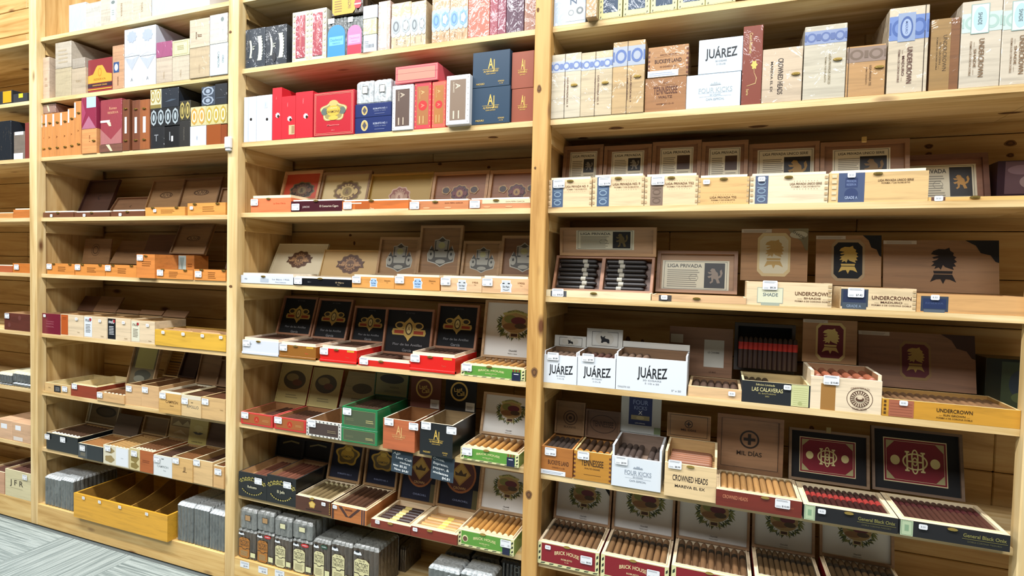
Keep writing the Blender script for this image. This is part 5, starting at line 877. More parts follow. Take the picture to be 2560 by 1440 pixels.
def diam(D): D.ell(.5, .68, D.w*.34, D.h*.26, 'p#c9a030', lobes=5, amp=.12, ph=math.pi*1.5); D.ell(.5, .68, D.w*.28, D.h*.21, 'p#6a5420', lobes=5, amp=.12, ph=math.pi*1.5); D.ell(.5, .7, D.w*.2, D.h*.14, 'p#c9a030'); D.text('DIAMOND', .5, .64, D.h*.06, 'p#3a2c10', w=D.w*.32); D.ell(.5, .84, D.w*.1, D.h*.06, 'p#e0b848'); D.text('ROBUSTO NO. 5', .5, .18, D.h*.04, 'p#8a94b4', w=D.w*.42)
NL = dict(m='w#8a6a48', p='k#11152a', f='w#9a7850', ft=.009)
obox('B7', 3, 7, 697, 1034, 650, .2, 'w#4f2c1c', 'dark brown box with a gold crest and cream rim', dec=lambda D: (D.ell(.48, .55, D.h*.27, D.h*.25, 'p#c9a040', lobes=5, ph=4.7), D.ell(.48, .55, D.h*.2, D.h*.18, 'p#e0c068', lobes=5, ph=4.7), D.rect(.3, .14, .75, .2, 'p#2c1810'), [D.rect(.965, .1+.12*q, .995, .15+.12*q, 'p#c9a040') for q in range(7)]), lid=dict(y=150, t=14, dec=diam, **NL), inner='w#b58a5c', rimc='w#f0dcb8', rim=.005, tag=((.82, .78, 'S'),), clasp=((.48, .98),), cig=dict(n=6, drop=.004, col='#6a5a3c', band='p#d8cc9c', pos=.8, bw=.012, r=.0115), off=-.02)
obox('B7', 3, 7, 1042, 1385, 735, .22, 'w#b06a34', 'orange-brown box with dark crossed bands, of large cigars', dec=lambda D: (D.pts([D.P(.2, .95), D.P(.3, .95), D.P(.5, .3), D.P(.42, .3)], 'p#4a2c24'), D.pts([D.P(.75, .98), D.P(.84, .98), D.P(.56, .3), D.P(.48, .3)], 'p#4a2c24'), D.rect(.02, 0, .08, 1, 'p#4a2c24'), D.rect(.86, 0, .89, 1, 'p#3a2a3c'), D.rect(.92, 0, .95, 1, 'p#3a2a3c'), D.rect(.4, .75, .6, .85, 'p#6a3418')), lid=dict(y=205, t=10, dec=diam, **NL), inner='w#c29464', rimc='w#f2d9b0', rim=.006, tag=((.12, .85, 'S'),), cig=dict(n=6, drop=.004, col='#4a3020', r=.0135), off=-.032)
def crown_oval(D): D.ell(.5, .66, D.w*.36, D.h*.36, 'p#a8642c'); D.ell(.5, .66, D.w*.32, D.h*.32, 'p#5a2418'); D.pts([D.P(.5, .92), D.P(.74, .68), D.P(.5, .44), D.P(.26, .68)], 'p#b58a3c'); D.pts([D.P(.5, .88), D.P(.7, .68), D.P(.5, .48), D.P(.3, .68)], 'p#c9a450'); D.pts([D.P(.38, .64), D.P(.36, .72), D.P(.44, .68), D.P(.5, .76), D.P(.56, .68), D.P(.64, .72), D.P(.62, .64)], 'p#4a3414'); D.text('CROWN', .5, .4, D.h*.05, 'p#d8b070', w=D.w*.28); D.text('CHURCHILL', .55, .16, D.h*.035, 'p#8a94b4', w=D.w*.36); D.rect(.82, .04, .96, .4, 'p#5a5230')
obox('B8', 3, 7, -50, 335, 880, .2, 'w#7a2f1c', 'low mahogany box of dark gold-banded cigars', lid=dict(y=240, t=12, dec=crown_oval, **NL), inner='w#b58052', rimc='w#f2d9b0', rim=.004, wall=.012, tag=((.18, .8, 'S'),), clasp=((.5, .9),), cig=dict(n=6, drop=.004, col='#3a2620', band='p#e0c878', pos=.36, bw=.03, dir='x', r=.0115), off=-.03)
obox('B8', 3, 7, 340, 785, 950, .2, 'w#7a2a18', 'low mahogany box of pale gold-banded cigars', lid=dict(y=290, t=12, dec=crown_oval, **NL), inner='w#c29464', rimc='w#f2d9b0', rim=.004, wall=.012, tag=((.1, .75, 'S'),), clasp=((.42, .9),), cig=dict(n=5, drop=.006, col='#b58a54', band='p#e8d060', pos=.5, bw=.025, dir='x', r=.0115), off=-.03)
greenbox('B8', 7, 790, 1340, 980, .19, 'green box with cream leaf border, near the bottom', 400, 'B8', 12, 9, (), ((.86, .72, 'L'),), -.02)
# base board of bay 3: bundles
OR, CR = 'p#b5742a', 'p#e0d8a4'
lo = []
for i, (a, b, yt, c, tg) in enumerate(((135, 308, 965, OR, None), (314, 480, 990, OR, RED), (486, 652, 1040, CR, None), (662, 850, 1065, CR, RED), (862, 1028, 1075, CR, 'p#1f4a34'), (1036, 1240, 1095, CR, None), (1246, 1495, 1130, CR, None))):
    nm_ = ('cigar bundle with a plain orange card by the sensor post', 'cigar bundle with orange card and red dot', 'cigar bundle with a cream card under a foil packet', 'cigar bundle with cream card and red dot', 'cigar bundle with cream card and green dot', 'cigar bundle with cream card beside the green dot one', 'wide cigar bundle with cream card at the end of the row')[i]
    lo.append(bundle('B7', 3, 8, a, b, yt, .15, WRAP_BROWN, nm_, n=5, dec=lambda D, c=c, tg=tg: throwout(D, c, tg), group='card-labelled cigar bundles', off=-.012, top=FOIL_TOP))
for i, (a, b, yt) in enumerate(((150, 310, 775), (318, 478, 805), (488, 652, 860), (664, 852, 895))):
    bundle('B7', 3, 8, a, b, yt, .15, FOIL_TOP, ('foil packet with tan label by the sensor post', 'foil packet with tan label, second from the sensor post', 'foil packet with cream label, third from the sensor post', 'foil packet with cream label at the end of the upper row')[i], n=3, dec=lambda D, i=i: (D.rect(.34, .42, .68, .72, BLK), D.rect(.36, .44, .66, .7, 'p#b08a5c' if i < 2 else 'p#e0dcae')), zb=lo[i].z1, group='foil packets on the bundles', name='foil_packet', cat='packet', off=-.012)
for i in range(4):
    bundle('B7', 3, 8, 1505+i*66, 1565+i*66, 1120+i*10, .13, WRAP_BROWN, 'dark cigar bundle set back beyond the cream card row', n=3, group='set-back cigar bundles', off=.16, top=WRAP_BROWN)
for i, (a, b, yt) in enumerate(((500, 800, 1330), (812, 1120, 1385))):
    h = bundle('B8', 3, 8, a, b, yt, .1, WRAP_GREY, ('glossy clear packet with a round white sticker near the knotty post', 'glossy clear packet beside the stickered one')[i], n=6, group='glossy packets by the knotty post', off=-.01, dec=lambda D: D.ell(.7, .8, .012, .012, 'p#dfe6ea'), top=FOIL)
for i, (a, b, yt) in enumerate(((660, 900, 1195), (915, 1190, 1235), (1200, 1395, 1275))):
    bundle('B8', 3, 8, a, b, yt, .12, WRAP_DARK, ('black glossy packet behind the stickered clear packet', 'black glossy packet in the middle of the back row', 'black glossy packet behind the knotty post')[i], n=5, group='black glossy packets at the back', off=.1, dec=lambda D: D.ring(.82, .85, .011, .011, .003, 'p#9aa2a4', 16))
# ================================================================== bay 4, right of the knotty post
def bluebox(D): D.rect(.02, .02, .98, .98, 'p#e3dc9a'); y = D.y(); [D.pts([D.P(e, (q+.2)/12), D.P(e+.04, (q+.35)/12), D.P(e+.04, (q+.7)/12), D.P(e, (q+.55)/12)], 'p#4a4a3a', y) for q in range(12) for e in (.07, .88)]; D.rect(.19, .1, .82, .96, 'c#27425e')
h = box('D1', 4, 1, 196, 516, -330, .17, 'c#ccdcec', 'pale blue-white box with dark upright lettering and round stamps, by the knotty post', lambda D: (D.text('JUÁREZ', .62, .6, D.w*.2, 'p#4a5a70', w=D.h*.6, rot=-90), D.rect(.38, .05, .97, .3, 'p#d3d6cc'), D.ring(.55, .18, D.w*.09, D.w*.09, .003, 'p#8a9296'), D.ring(.82, .2, D.w*.11, D.w*.11, .006, 'p#7a8286')))
box('D1', 4, 1, 520, 616, -420, .2, 'd#cfa878', 'narrow tan wrapped box jutting over the uppermost board', None, off=-.03)
g = 'cream bordered blue boxes on the uppermost board'
for i, (a, b, yt) in enumerate(((624, 846, -380), (854, 1096, -400), (1101, 1341, -430), (1346, 1592, -460), (1596, 1868, -490))):
    box('D1', 4, 1, a, b, yt, .17, 'c#e0d894', 'blue box with a cream yellow patterned border on the uppermost board', bluebox, group=g, off=.0)
def wraptop(D, c='p#b9bfc8', c2='p#6f83b4', v0=.72, v1=.89): topband(D, c, v0, v1, c2); vtext(D, .56, .4, 'p#7a5a48'); D.ell(.75, .52, .008, .007, 'p#d8b890', lobes=5)
for i, (a, b, yt, m, lb) in enumerate(((184, 466, 500, 'd#dccfb4', 'whitish wooden box with blue-grey seal band, by the knotty post'), (468, 748, 478, 'd#ddc9a4', 'pale wooden box with blue-grey seal band in rumpled wrap'), (751, 1038, 385, 'd#d2b07c', 'taller tan wooden box with a wide blue-grey seal band'))):
    box('D1', 4, 2, a, b, yt, .16, m, lb, wraptop if i < 2 else (lambda D: (topband(D, 'p#a9b0bc', .66, .93, 'p#5a72a8'), vtext(D, .58, .34, 'p#5a3422', .36), D.ell(.78, .5, .008, .007, 'p#d8b890', lobes=5))), clasp=((.78, .5),), seam=-.46, off=-.002)
def tenn(D): D.text('OLD', .5, .84, D.h*.05, 'p#6a3a1c'); D.rect(.25, .77, .75, .775, 'p#6a3a1c'); D.text('TENNESSEE', .5, .62, D.h*.22, 'p#5a2c14', w=D.w*.58); D.text('WALTZ', .5, .42, D.h*.07, 'p#5a2c14', w=D.w*.34); D.text('HANDMADE 5 1/2 x 52', .5, .22, D.h*.04, 'p#6a3a1c', w=D.w*.42)
def dovet(D):
    y = D.y(); [D.rect(e, .06+.15*q, e+.05, .13+.15*q, 'p#6a3a24', y) for q in range(6) for e in (.0, .95)]
h = box('D1', 4, 2, 1046, 1418, 712, .16, 'd#b07a48', 'brown wooden box with dark stamped lettering under a lighter one', tenn)
box('D1', 4, 2, 1076, 1440, 432, .16, 'd#c08c58', 'brown wooden box with dark corner joints stacked above another', lambda D: (dovet(D), D.text('SPECIAL RESERVE', .5, .72, D.h*.04, 'p#6a3a1c', w=D.w*.4), D.rect(.14, .66, .86, .665, 'p#6a3a1c'), D.text('BUCKEYE LAND', .5, .52, D.h*.12, 'p#4a2410', w=D.w*.66), D.text('20 CIGARS 5 x 50', .5, .34, D.h*.05, 'p#6a3a1c', w=D.w*.4), D.rect(0, .02, .76, .22, WHT), D.lines(.04, .06, .7, .18, 2, 'p#9aa6b8')), zb=h.z1, off=.002)
def fourk(D, c='p#b5bcc4', w=.62): D.text('FOUR KICKS', .54, .52, D.h*.14, c, w=D.w*w); y = D.y(); D.rect(.54-w*.5, .43, .54+w*.5, .436, c, y); D.rect(.54-w*.48, .33, .54+w*.48, .336, c, y); D.text('20 CIGARS', .54, .38, D.h*.05, c, w=D.w*.2); D.text('CAPA ESPECIAL', .54, .25, D.h*.06, c, w=D.w*.34); D.pts([D.P(.44, .66), D.P(.64, .66), D.P(.62, .72), D.P(.58, .7), D.P(.56, .76), D.P(.54, .72), D.P(.52, .76), D.P(.5, .7), D.P(.46, .72)], c)
h = box('D1', 4, 2, 1420, 1908, 685, .17, 'g#d9e6f2', 'white box with faint grey crowned lettering, under a white box', lambda D: fourk(D, 'p#b0b8bc'))
box('D1', 4, 2, 1530, 1926, 365, .17, 'c#dce7f0', 'white box with bold black lettering on the crowned white box', lambda D: juarez(D, .26, v=.6), zb=h.z1)
box('D1', 4, 2, 1914, 2094, 240, .17, 'c#8a3a20', 'tall narrow reddish brown box with gold script and stem', lambda D: (D.text('Court Reserve', .4, .78, D.w*.16, 'p#d8b878', w=D.h*.26, rot=-90), D.ell(.6, .5, D.w*.14, D.h*.05, 'p#d8c060', lobes=6, amp=.2), D.pts([D.P(.58, .46), D.P(.6, .4), D.P(.72, .33), D.P(.68, .27), D.P(.25, .24), D.P(.25, .235), D.P(.7, .262), D.P(.75, .33), D.P(.62, .4), D.P(.6, .46)], 'p#d8b878'), D.text('Serie', .3, .16, D.w*.12, 'p#d8b878', rot=-90)))
box('D2', 4, 2, -62, 298, 448, .16, 'd#dac4a6', 'pale wooden box with playful dark upright lettering', lambda D: (D.text('CROWNED HEADS', .46, .48, D.w*.13, 'p#3a2a22', w=D.h*.66, rot=-90), D.text('MAREVA EL EX', .24, .48, D.w*.06, 'p#4a3a30', w=D.h*.56, rot=-90)), clasp=((.84, .5),))
def ligaup(D, b='p#8794b4', c='p#5a6c9c', v0=.75, v1=.93, tc='p#8a7a58', t='LIGA PRIVADA UNICO'): topband(D, b, v0, v1, c); vtext(D, .62, .4, tc, .4, t)
box('D2', 4, 2, 308, 688, 245, .17, 'd#d6ccb4', 'tall pale grey-wood box with a blue seal band at its top', ligaup, clasp=((.8, .52),))
box('D2', 4, 2, 694, 1046, 425, .16, 'd#c89a62', 'shorter tan box with a mauve-brown seal band', lambda D: ligaup(D, 'p#8f7a6c', 'p#74604f', .68, .97, 'p#6a4a2a', 'LIGA PRIVADA T52'), clasp=((.84, .55),), seam=-.05)
box('D2', 4, 2, 1064, 1422, 80, .19, 'd#dccbae', 'tall pale box with dark blue medallion band and brown lettering', lambda D: (topband(D, 'p#6a83b8', .62, .9, 'p#44619e'), D.rect(.22, .6, .66, .93, 'p#8c9cb8'), D.ell(.44, .76, D.w*.16, D.h*.13, 'p#3f5a94'), D.ell(.44, .76, D.w*.12, D.h*.1, 'p#9cacc8'), D.text('MADURO', .44, .76, D.w*.06, 'p#3f5a94', rot=-90), ucrown(D, 'MADURO', .55, .32, .42, 'p#5a3024', rot=1)), seam=-.9)
box('D2', 4, 2, 1442, 1706, 180, .17, 'd#8a5a30', 'brown wooden box with upright dark lettering between pale boxes', lambda D: (D.rect(0, 0, .68, 1, 'd#a8834c'), ucrown(D, 'SUN GROWN', .5, .52, .5, 'p#4a3414', rot=1)), off=.006)
for i, (a, b, yt) in enumerate(((1716, 2078, 22), (2084, 2450, -10))):
    box('D2', 4, 2, a, b, yt, .19, 'd#dccfb8', ('whitish box with a mint seal and brown upright lettering, beside the brown box', 'whitish box with a mint seal and brown lettering, last on its board')[i], lambda D: (topband(D, 'p#c3d6cc', .64, .86, 'p#a8c2b8'), D.rect(.22, .62, .68, .96, 'p#e6efe6'), D.frame(.22, .62, .68, .96, .002, 'p#9ab4ac'), D.ell(.45, .79, D.w*.17, D.h*.14, 'p#b0cdd0'), D.text('SHADE', .45, .79, D.w*.1, 'p#4a5a60', w=D.h*.14, rot=-90), ucrown(D, 'SHADE', .52, .34, .44, 'p#7a5a38', rot=1)), group='whitish boxes with mint seals')
# third board of bay 4
BL = 'p#4a5f7c'
def LL(y, t=10, p='w#8a6446', **kw): return dict(k=kw.pop('k', 'D3'), y=y, t=t, m='w#9a7452', p=p, f='w#8f6a4a', ft=.012, **kw)
def strip(D, u0=.06, u1=.62): D.rect(u0, .92, u1, .99, 'p#c9bfae'); D.lines(u0+.03, .935, u1-.03, .98, 2, 'p#9a9080')
for a, b, yt, lb, ly, t, band, bu, tg, img, lc, dc in (
    (162, 568, 398, 'pale wooden box with slate blue band, by the knotty post', 100, 'LIGA PRIVADA NO. 9', BL, (.08, .34), ((.24, .85, 'L', '$12.80'),), 'p#26221e', 'p#8a867a', True),
    (577, 1040, 372, 'pale wooden box with slate blue band, second along its board', 98, 'LIGA PRIVADA NO. 9', BL, (.09, .33), ((.24, .84, 'L', '$13.70'),), 'p#26221e', 'p#8a867a', False),
    (1046, 1524, 368, 'pale wooden box with a brown band', 62, 'LIGA PRIVADA T52', 'p#86705f', (.11, .35), ((.25, .85, 'L', '$13.00'),), 'p#4a3220', None, True),
    (1528, 1985, 378, 'honey wooden box without any band', 62, 'LIGA PRIVADA T52', None, None, ((.16, .84, 'S'),), 'p#4a3220', None, True)):
    obox('D3', 4, 3, a, b, yt, .17, 'w#e2c49a' if band else 'w#d8ae72', lb, dec=lambda D, t=t, band=band, bu=bu: liga_front(D, t, band=band, bu=bu or (0, 0), tv=.74 if band else .26, tu=.66 if band else .5), lid=LL(ly, 8, dec=lambda D, img=img, lc=lc, dc=dc: (liga_label(D, .16, .06, .84, .86, 'LIGA PRIVADA', img, lc), strip(D) if dc else None)), rimc='w#f4e6c8', rim=.008, inner='w#c9a57a', tag=tg, clasp=((.5, .94),), deep=.03)
obox('D3', 4, 3, 1992, 2695, 362, .18, 'w#e6d2b0', 'long whitish wooden box with a grey-blue band', dec=lambda D: liga_front(D, 'LIGA PRIVADA UNICO SERIE', band='p#56617a', bu=(.07, .24), tu=.72, tv=.68, tw=.4), lid=LL(78, 8, dec=lambda D: liga_label(D, .13, .0, .93, .86, 'LIGA PRIVADA UNICO SERIE', 'p#1c1814', 'p#9a7628', two=True)), rimc='w#f4e6c8', rim=.008, inner='w#c9a57a', tag=((.15, .88, 'S'),), clasp=((.5, .92),), deep=.03)
obox('D4', 4, 3, 542, 1438, 338, .18, 'w#d8b47c', 'long honey wooden box with a navy lettered band', dec=lambda D: (D.rect(.1, 0, .37, 1, 'p#4a5878'), D.rect(.17, .5, .3, .82, 'p#34426a'), D.text('PRIVADA', .235, .72, D.h*.08, 'p#7a8ab0', w=D.w*.1), D.text('RESERVA', .235, .6, D.h*.08, 'p#7a8ab0', w=D.w*.1), D.ell(.235, .28, D.w*.07, D.h*.2, 'p#34426a'), D.text('GRADE A', .235, .16, D.h*.1, 'p#a9b6d0', w=D.w*.13), D.text('LIGA PRIVADA UNICO SERIE', .68, .72, D.h*.07, 'p#5a3a20', w=D.w*.35), D.text('FORMA 7 DE ROBUSTO', .68, .63, D.h*.045, 'p#5a3a20', w=D.w*.28), [D.rect(.03, .08+.19*q, .08, .19+.19*q, 'p#ead2a8') for q in range(5)]), lid=LL(60, 8, k='D4', latch=1, dec=lambda D: liga_label(D, .15, .0, .8, .82, 'LIGA PRIVADA UNICO SERIE', 'p#1c1814', 'p#7a5c24', two=True)), rimc='w#f4e6c8', rim=.008, inner='w#c9a57a', tag=((.23, .92, 'S'),), clasp=((.5, .95),), deep=.03)
obox('D4', 4, 3, 1442, 2520, 552, .19, 'w#dab06a', 'shallow honey tray at the end of the board, brass clasp', dec=lambda D: D.rect(.03, 0, .17, 1, 'p#6a4a3c'), lid=dict(k='D4', y=178, t=14, m='w#7a5440', p='w#8a6048', f='w#6a4636', ft=.014, px=(1150, 2010), dec=lambda D: (liga_label(D, .1, .1, .88, .8, 'LIGA PRIVADA', 'p#16120e', 'p#b0802a', wide=True), strip(D, .1, .34))), rimc='w#f0deb8', inner='w#c9a57a', tag=((.1, .6, 'S'),), clasp=((.46, .8),), deep=.012)
box('D4', 4, 3, 2050, 2500, 225, .1, 'g#3a2630', 'dark plum box with mauve leaf pattern at the back corner', lambda D: (D.rect(.15, .3, .98, .98, 'p#6a5058'), D.ell(.5, .8, D.w*.3, D.h*.1, 'p#8a707a'), D.ell(.7, .55, D.w*.25, D.h*.15, 'p#a08a8c')), off=.215)
# fourth board: upright display box of dark cigars
h = obox('D5', 4, 4, 138, 1104, 122, .062, 'w#e6d4ac', 'shallow whitish tray with brass clasp in front of an open display box', dec=lambda D: D.rect(.045, 0, .205, .9, 'p#5a5c60'), rimc='w#f4e8cc', inner='w#c9a57a', tag=((.12, .62, 'L', '$18.20'),), clasp=((.47, .7),), deep=.012)
hd = Hd(); Yt = YS+.072; zt = Z4[4]+.0005
hd.x0 = at_x(cx('D3', 214), Yt, zt+.03); hd.x1 = at_x(cx('D3', 1118), Yt, zt+.03); hd.w = hd.x1-hd.x0; hd.xc = (hd.x0+hd.x1)/2
o = bpy.data.objects.new('display_box', None); COL.objects.link(o); o.location = (hd.xc, Yt, zt); tagp(o, 'open cedar box propped upright showing two rows of black cigars', 'open box')
th_ = math.radians(24); th = .142
inc = bpy.data.objects.new('tray', None)
b = MB(); w2 = hd.w/2; t_ = .009; cm = mat('w#8f5f3c'); dk = mat('k#140f0c')
b.box(-w2, w2, .02, .026, 0, th, cm, {2: mat('w#5a3a26')})
for x0, x1, z0, z1 in ((-w2, w2, 0, t_*1.6), (-w2, w2, th-t_, th), (-w2, -w2+t_, t_*1.6, th-t_), (w2-t_, w2, t_*1.6, th-t_), (-.006, .006, t_*1.6, th-t_)): b.box(x0, x1, -.004, .02, z0, z1, cm)
to = b.obj('tray', o, (0, 0, .012), (-th_, 0, 0), fix=False)
lb_ = MB(); lh = .1; lb_.box(-w2+.012, w2+.003, 0, .006, 0, lh, mat('w#b08c68'))
for x0, x1, z0, z1 in ((-w2+.012, w2+.003, 0, .01), (-w2+.012, w2+.003, lh-.01, lh), (-w2+.012, -w2+.022, .01, lh-.01), (w2-.007, w2+.003, .01, lh-.01)): lb_.box(x0, x1, -.012, 0, z0, z1, mat('w#a8845e'))
lo_ = lb_.obj('lid', o, (0, (th)*math.sin(th_)+.004, .014+th*math.cos(th_)), (math.radians(5), 0, 0), fix=False)
D = Dec(hd.w, lh); liga_label(D, .2, .22, .79, .9, 'LIGA PRIVADA', 'p#1c1814', 'p#6a5a30', wide=True); D.obj('lid_print', lo_)
Rm = Matrix.Rotation(-th_, 4, 'X')
for s, (xa, xb) in enumerate(((-w2+t_, -.006), (.006, w2-t_))):
    for i in range(7):
        L = (xb-xa)-.012; zz = t_*1.6+.0094+i*.0168
        p = Vector((hd.xc, Yt, zt+.012))+Rm @ Vector((xa+.004+(.006 if i % 2 else 0), .0095, zz))
        c_ = link('cigar', cigar_mesh(L-.01, .0082), None, p, (-th_, 0, -math.pi/2)); c_.rotation_mode = 'QUATERNION'
        c_.rotation_quaternion = (Rm.to_3x3() @ Matrix.Rotation(-math.pi/2, 3, 'Z')).to_quaternion()
        c_.color = (.012, .009, .008, 1); tagp(c_, 'near-black cigar with a pale band in the propped cedar box', 'cigar', 'black cigars in the propped cedar box')
        link('band', band_mesh(L-.01, .0082, .62 if s == 0 else .3, .017, 'p#b9b5a6'), c_)
obox('D5', 4, 4, 1112, 1962, 165, .12, 'w#d8ae80', 'shallow tan tray with white stickers and brass clasp', dec=lambda D: D.rect(.08, 0, .22, .95, 'p#4f4844'), lid=dict(k='D3', y=1048, t=16, px=(1145, 1880), m='w#a07a54', p='w#a07a54', f='w#8a6446', ft=.011, dec=lambda D: (liga_label(D, .07, .08, .9, .78, 'LIGA PRIVADA', 'p#16120e', 'p#8a7a6a', wide=True), strip(D, .02, .36))), rimc='w#f0deb8', inner='w#c9a57a', tag=((.14, .6, 'S'),), clasp=((.49, .6),), deep=.012, off=.0)
def UL(k, y, t, px=None, c0=0, c1=0, c2=0, corner=None, m='w#a07a52', u=.48, s=.3, shade=False):
    def dc(D):
        badge(D, u, .5, D.h*s, c0, c1, c2)
        if corner: cornerdk(D, corner)
        strip(D, .0, .46)
        if shade:
            x, z = D.w/2, D.h; D.pts([(x-D.w*.3, z), (x, z), (x, z-D.h*.42), (x-D.w*.04, z-D.h*.4), (x-D.w*.1, z-D.h*.24), (x-D.w*.24, z-D.h*.12)], 'p#8a8468'); D.ell(.86, .88, D.w*.13, D.h*.07, 'p#c9c6ae'); D.text('SHADE', .86, .88, D.h*.05, 'p#4a4a3c', w=D.w*.2, rot=-35)
    return dict(k=k, y=y, t=t, m=m, p=m, f=m, ft=0, dec=dc, px=px)
obox('D5', 4, 4, 1898, 2730, 45, .15, 'w#e0c8a0', 'pale wooden box with a mint seal and pale badge lid', dec=lambda D: (D.rect(.13, .1, .44, .76, 'p#e2e0c0'), D.frame(.13, .1, .44, .76, .0016, 'p#a8b0a0'), D.text('SHADE', .29, .46, D.h*.14, 'p#5a6a70', w=D.w*.18), D.rect(.18, 0, .4, .1, 'p#a8b0a0'), ucrown(D, 'SHADE', .78, .55, .4, 'p#6a4428', h=D.h*.15), [D.rect(.955, .1+.18*q, .995, .2+.18*q, 'p#c9ad82') for q in range(5)]), lid=UL('D4', 838, 6, px=(-252, 352), c0='p#d8c492', c1='p#dcd6b8', c2='p#bfa060', u=.5, s=.34, shade=True), rimc='w#ecd8b0', inner='w#c29a6c', tag=((.28, .86, 'L', '$8.26'),), deep=.05)
obox('D6', 4, 4, 652, 1328, 98, .15, 'w#dfc69c', 'pale wooden box with a dark blue seal and black badge lid', dec=lambda D: (D.rect(0, .12, .37, .92, 'p#3c4450'), D.rect(.03, .3, .34, .86, 'p#2a3450'), D.rect(.02, 0, .35, .3, 'p#4c5660'), D.text('GRADE A', .18, .14, D.h*.12, 'p#8a9ab0', w=D.w*.2), ucrown(D, 'MADURO', .68, .56, .52, 'p#5a3020', h=D.h*.16), [D.rect(.955, .1+.18*q, .995, .2+.18*q, 'p#c9ad82') for q in range(5)]), lid=UL('D4', 900, 8, px=(425, 1018), c0='p#a8906a', c1='k#10161c', c2='p#c9a850', corner='k#10161c', u=.5, s=.34), rimc='w#ecd8b0', inner='w#c29a6c', tag=((.2, .76, 'L', '$7.42'),), deep=.05)
obox('D6', 4, 4, 1334, 2500, 158, .15, 'w#cf9f66', 'long tan box with dark blue seal and a big lid with black beast head', dec=lambda D: (D.rect(.04, .05, .3, .88, 'p#3a4454'), D.rect(.06, .2, .28, .75, 'p#27355a'), D.text('RESERVA', .17, .5, D.h*.1, 'p#44547a', w=D.w*.17), D.rect(.07, 0, .27, .16, 'p#5a6470')), lid=dict(k='D4', y=945, t=8, m='w#8f6c4a', p='w#8f6c4a', f='w#8f6c4a', ft=0, px=(1035, 2085), dec=lambda D: (lionhead(D, .53, .52, D.h*.34, 'k#1a1210'), cornerdk(D, 'k#10141a'), strip(D, .0, .3))), inner='w#c29a6c', tag=((.17, .82, 'S'),), deep=.04)
# fifth board of bay 4
def bull(D): D.frame(.15, .1, .88, .85, .0012, 'p#2a2a2a'); D.ell(.5, .5, D.w*.26, D.h*.36, 'p#cfcabc'); D.shape(.5, .42, D.h*.2, [(-1.1, .9), (-.9, 1.15), (-.6, .8), (-.2, .85), (.1, 1.15), (.2, .9), (0, .6), (.4, .4), (1.0, .35), (1.3, .1), (1.35, -.8), (.9, -.8), (.5, -.45), (-.2, -.5), (-.5, -.8), (-.9, -.7), (-.75, 0), (-.95, .4)], BLK)
for i, (a, b, yt, dd, ly, kk, tg, lb) in enumerate(((110, 436, 668, .13, 540, 'D5', (.28, .96, 'L', '$5.89'), 'white lettered box with bull lid, by the knotty post'), (442, 782, 682, .13, 480, 'D5', (.28, .97, 'L', '$7.99'), 'white lettered box with bull lid, second along its board'), (788, 1424, 680, .13, 648, 'D5', None, 'wide white lettered box with a row of cigar ends'))):
    obox('D5', 4, 5, a, b, yt, dd, 'p#e9eef3', lb, dec=lambda D, i=i: (juarez(D, .3, v=.52 if i < 2 else .6), (D.text('CHULITO XX', .12, .1, D.h*.05, 'p#9aa0a6', w=D.w*.18), D.text('5" x 50', .86, .12, D.h*.05, 'p#9aa0a6', w=D.w*.13)) if i == 2 else None), lid=dict(k=kk, y=ly, t=4, m='p#d8d6cc', p='p#d8d6cc', f='p#d8d6cc', ft=0, dec=bull if i < 2 else None), inner='w#8a6c50', rimc='p#eef2f5', wall=.005, fh=.88, tag=(tg,) if tg else None, cig=dict(n=5 if i < 2 else 9, drop=-.002 if i < 2 else .0, col='#6a5444' if i != 1 else '#4a2c24', skip=() if i < 2 else (4, 5, 6, 7, 8), r=.0105), off=.0)
obox('D5', 4, 5, 1440, 1920, 985, .18, 'w#dfb888', 'low tan box of cigars with a small label on its brown lid', lid=dict(k='D5', y=468, t=3, px=(1262, 1832), m='w#7a5840', p='w#86634a', f='w#86634a', ft=0, dec=lambda D: (D.rect(.56, .2, .87, .76, 'p#c9c6ba'), D.text('LE CAREME', .71, .5, D.h*.035, 'p#4a4844', w=D.w*.18), D.rect(.02, .66, .22, .84, 'p#c9c2b0'), D.text('LE MAS', .7, .1, D.h*.03, 'p#5a3a28'))), inner='w#9a7452', rimc='w#eccfa0', tag=((.82, .62, 'S'),), cig=dict(n=6, drop=.004, col='#5a463a', band='p#dcd2c0', pos=.01, bw=.008, r=.0115), wall=.008)
h = obox('D5', 4, 5, 1922, 2534, 935, .17, 'k#11171c', 'black box with cream end panel and gold lettering', dec=lambda D: (D.text('Edicion Limitada', .35, .86, D.h*.09, 'p#c9bd84', w=D.w*.28), D.text('LAS CALAVERAS', .38, .64, D.h*.18, 'p#d8cc90', w=D.w*.46), D.text('EL BASTARDO', .38, .46, D.h*.06, 'p#a89c64', w=D.w*.26), D.text('2023', .38, .34, D.h*.06, 'p#a89c64'), D.rect(.73, .02, .98, .98, 'p#d6d79c'), D.lines(.76, .08, .96, .92, 9, 'p#b5b87c', .2, 0), D.ell(.86, .16, D.h*.09, D.h*.09, 'p#b5b87c')), lid=dict(k='D5', y=440, t=2, m='k#0f1216', p='k#120d0c', f='k#3a3430', ft=.01, fd=.03, px=(1850, 2395)), inner='w#c9b07c', rimc='w#e6d8a8', tag=((.67, .84, 'S'),), cig=dict(n=9, drop=.012, col='#2f2018', band='p#8a9a5c', pos=.02, bw=.01, skip=(4, 5, 6, 7, 8)))
lw, lh2, tl2 = h.lid
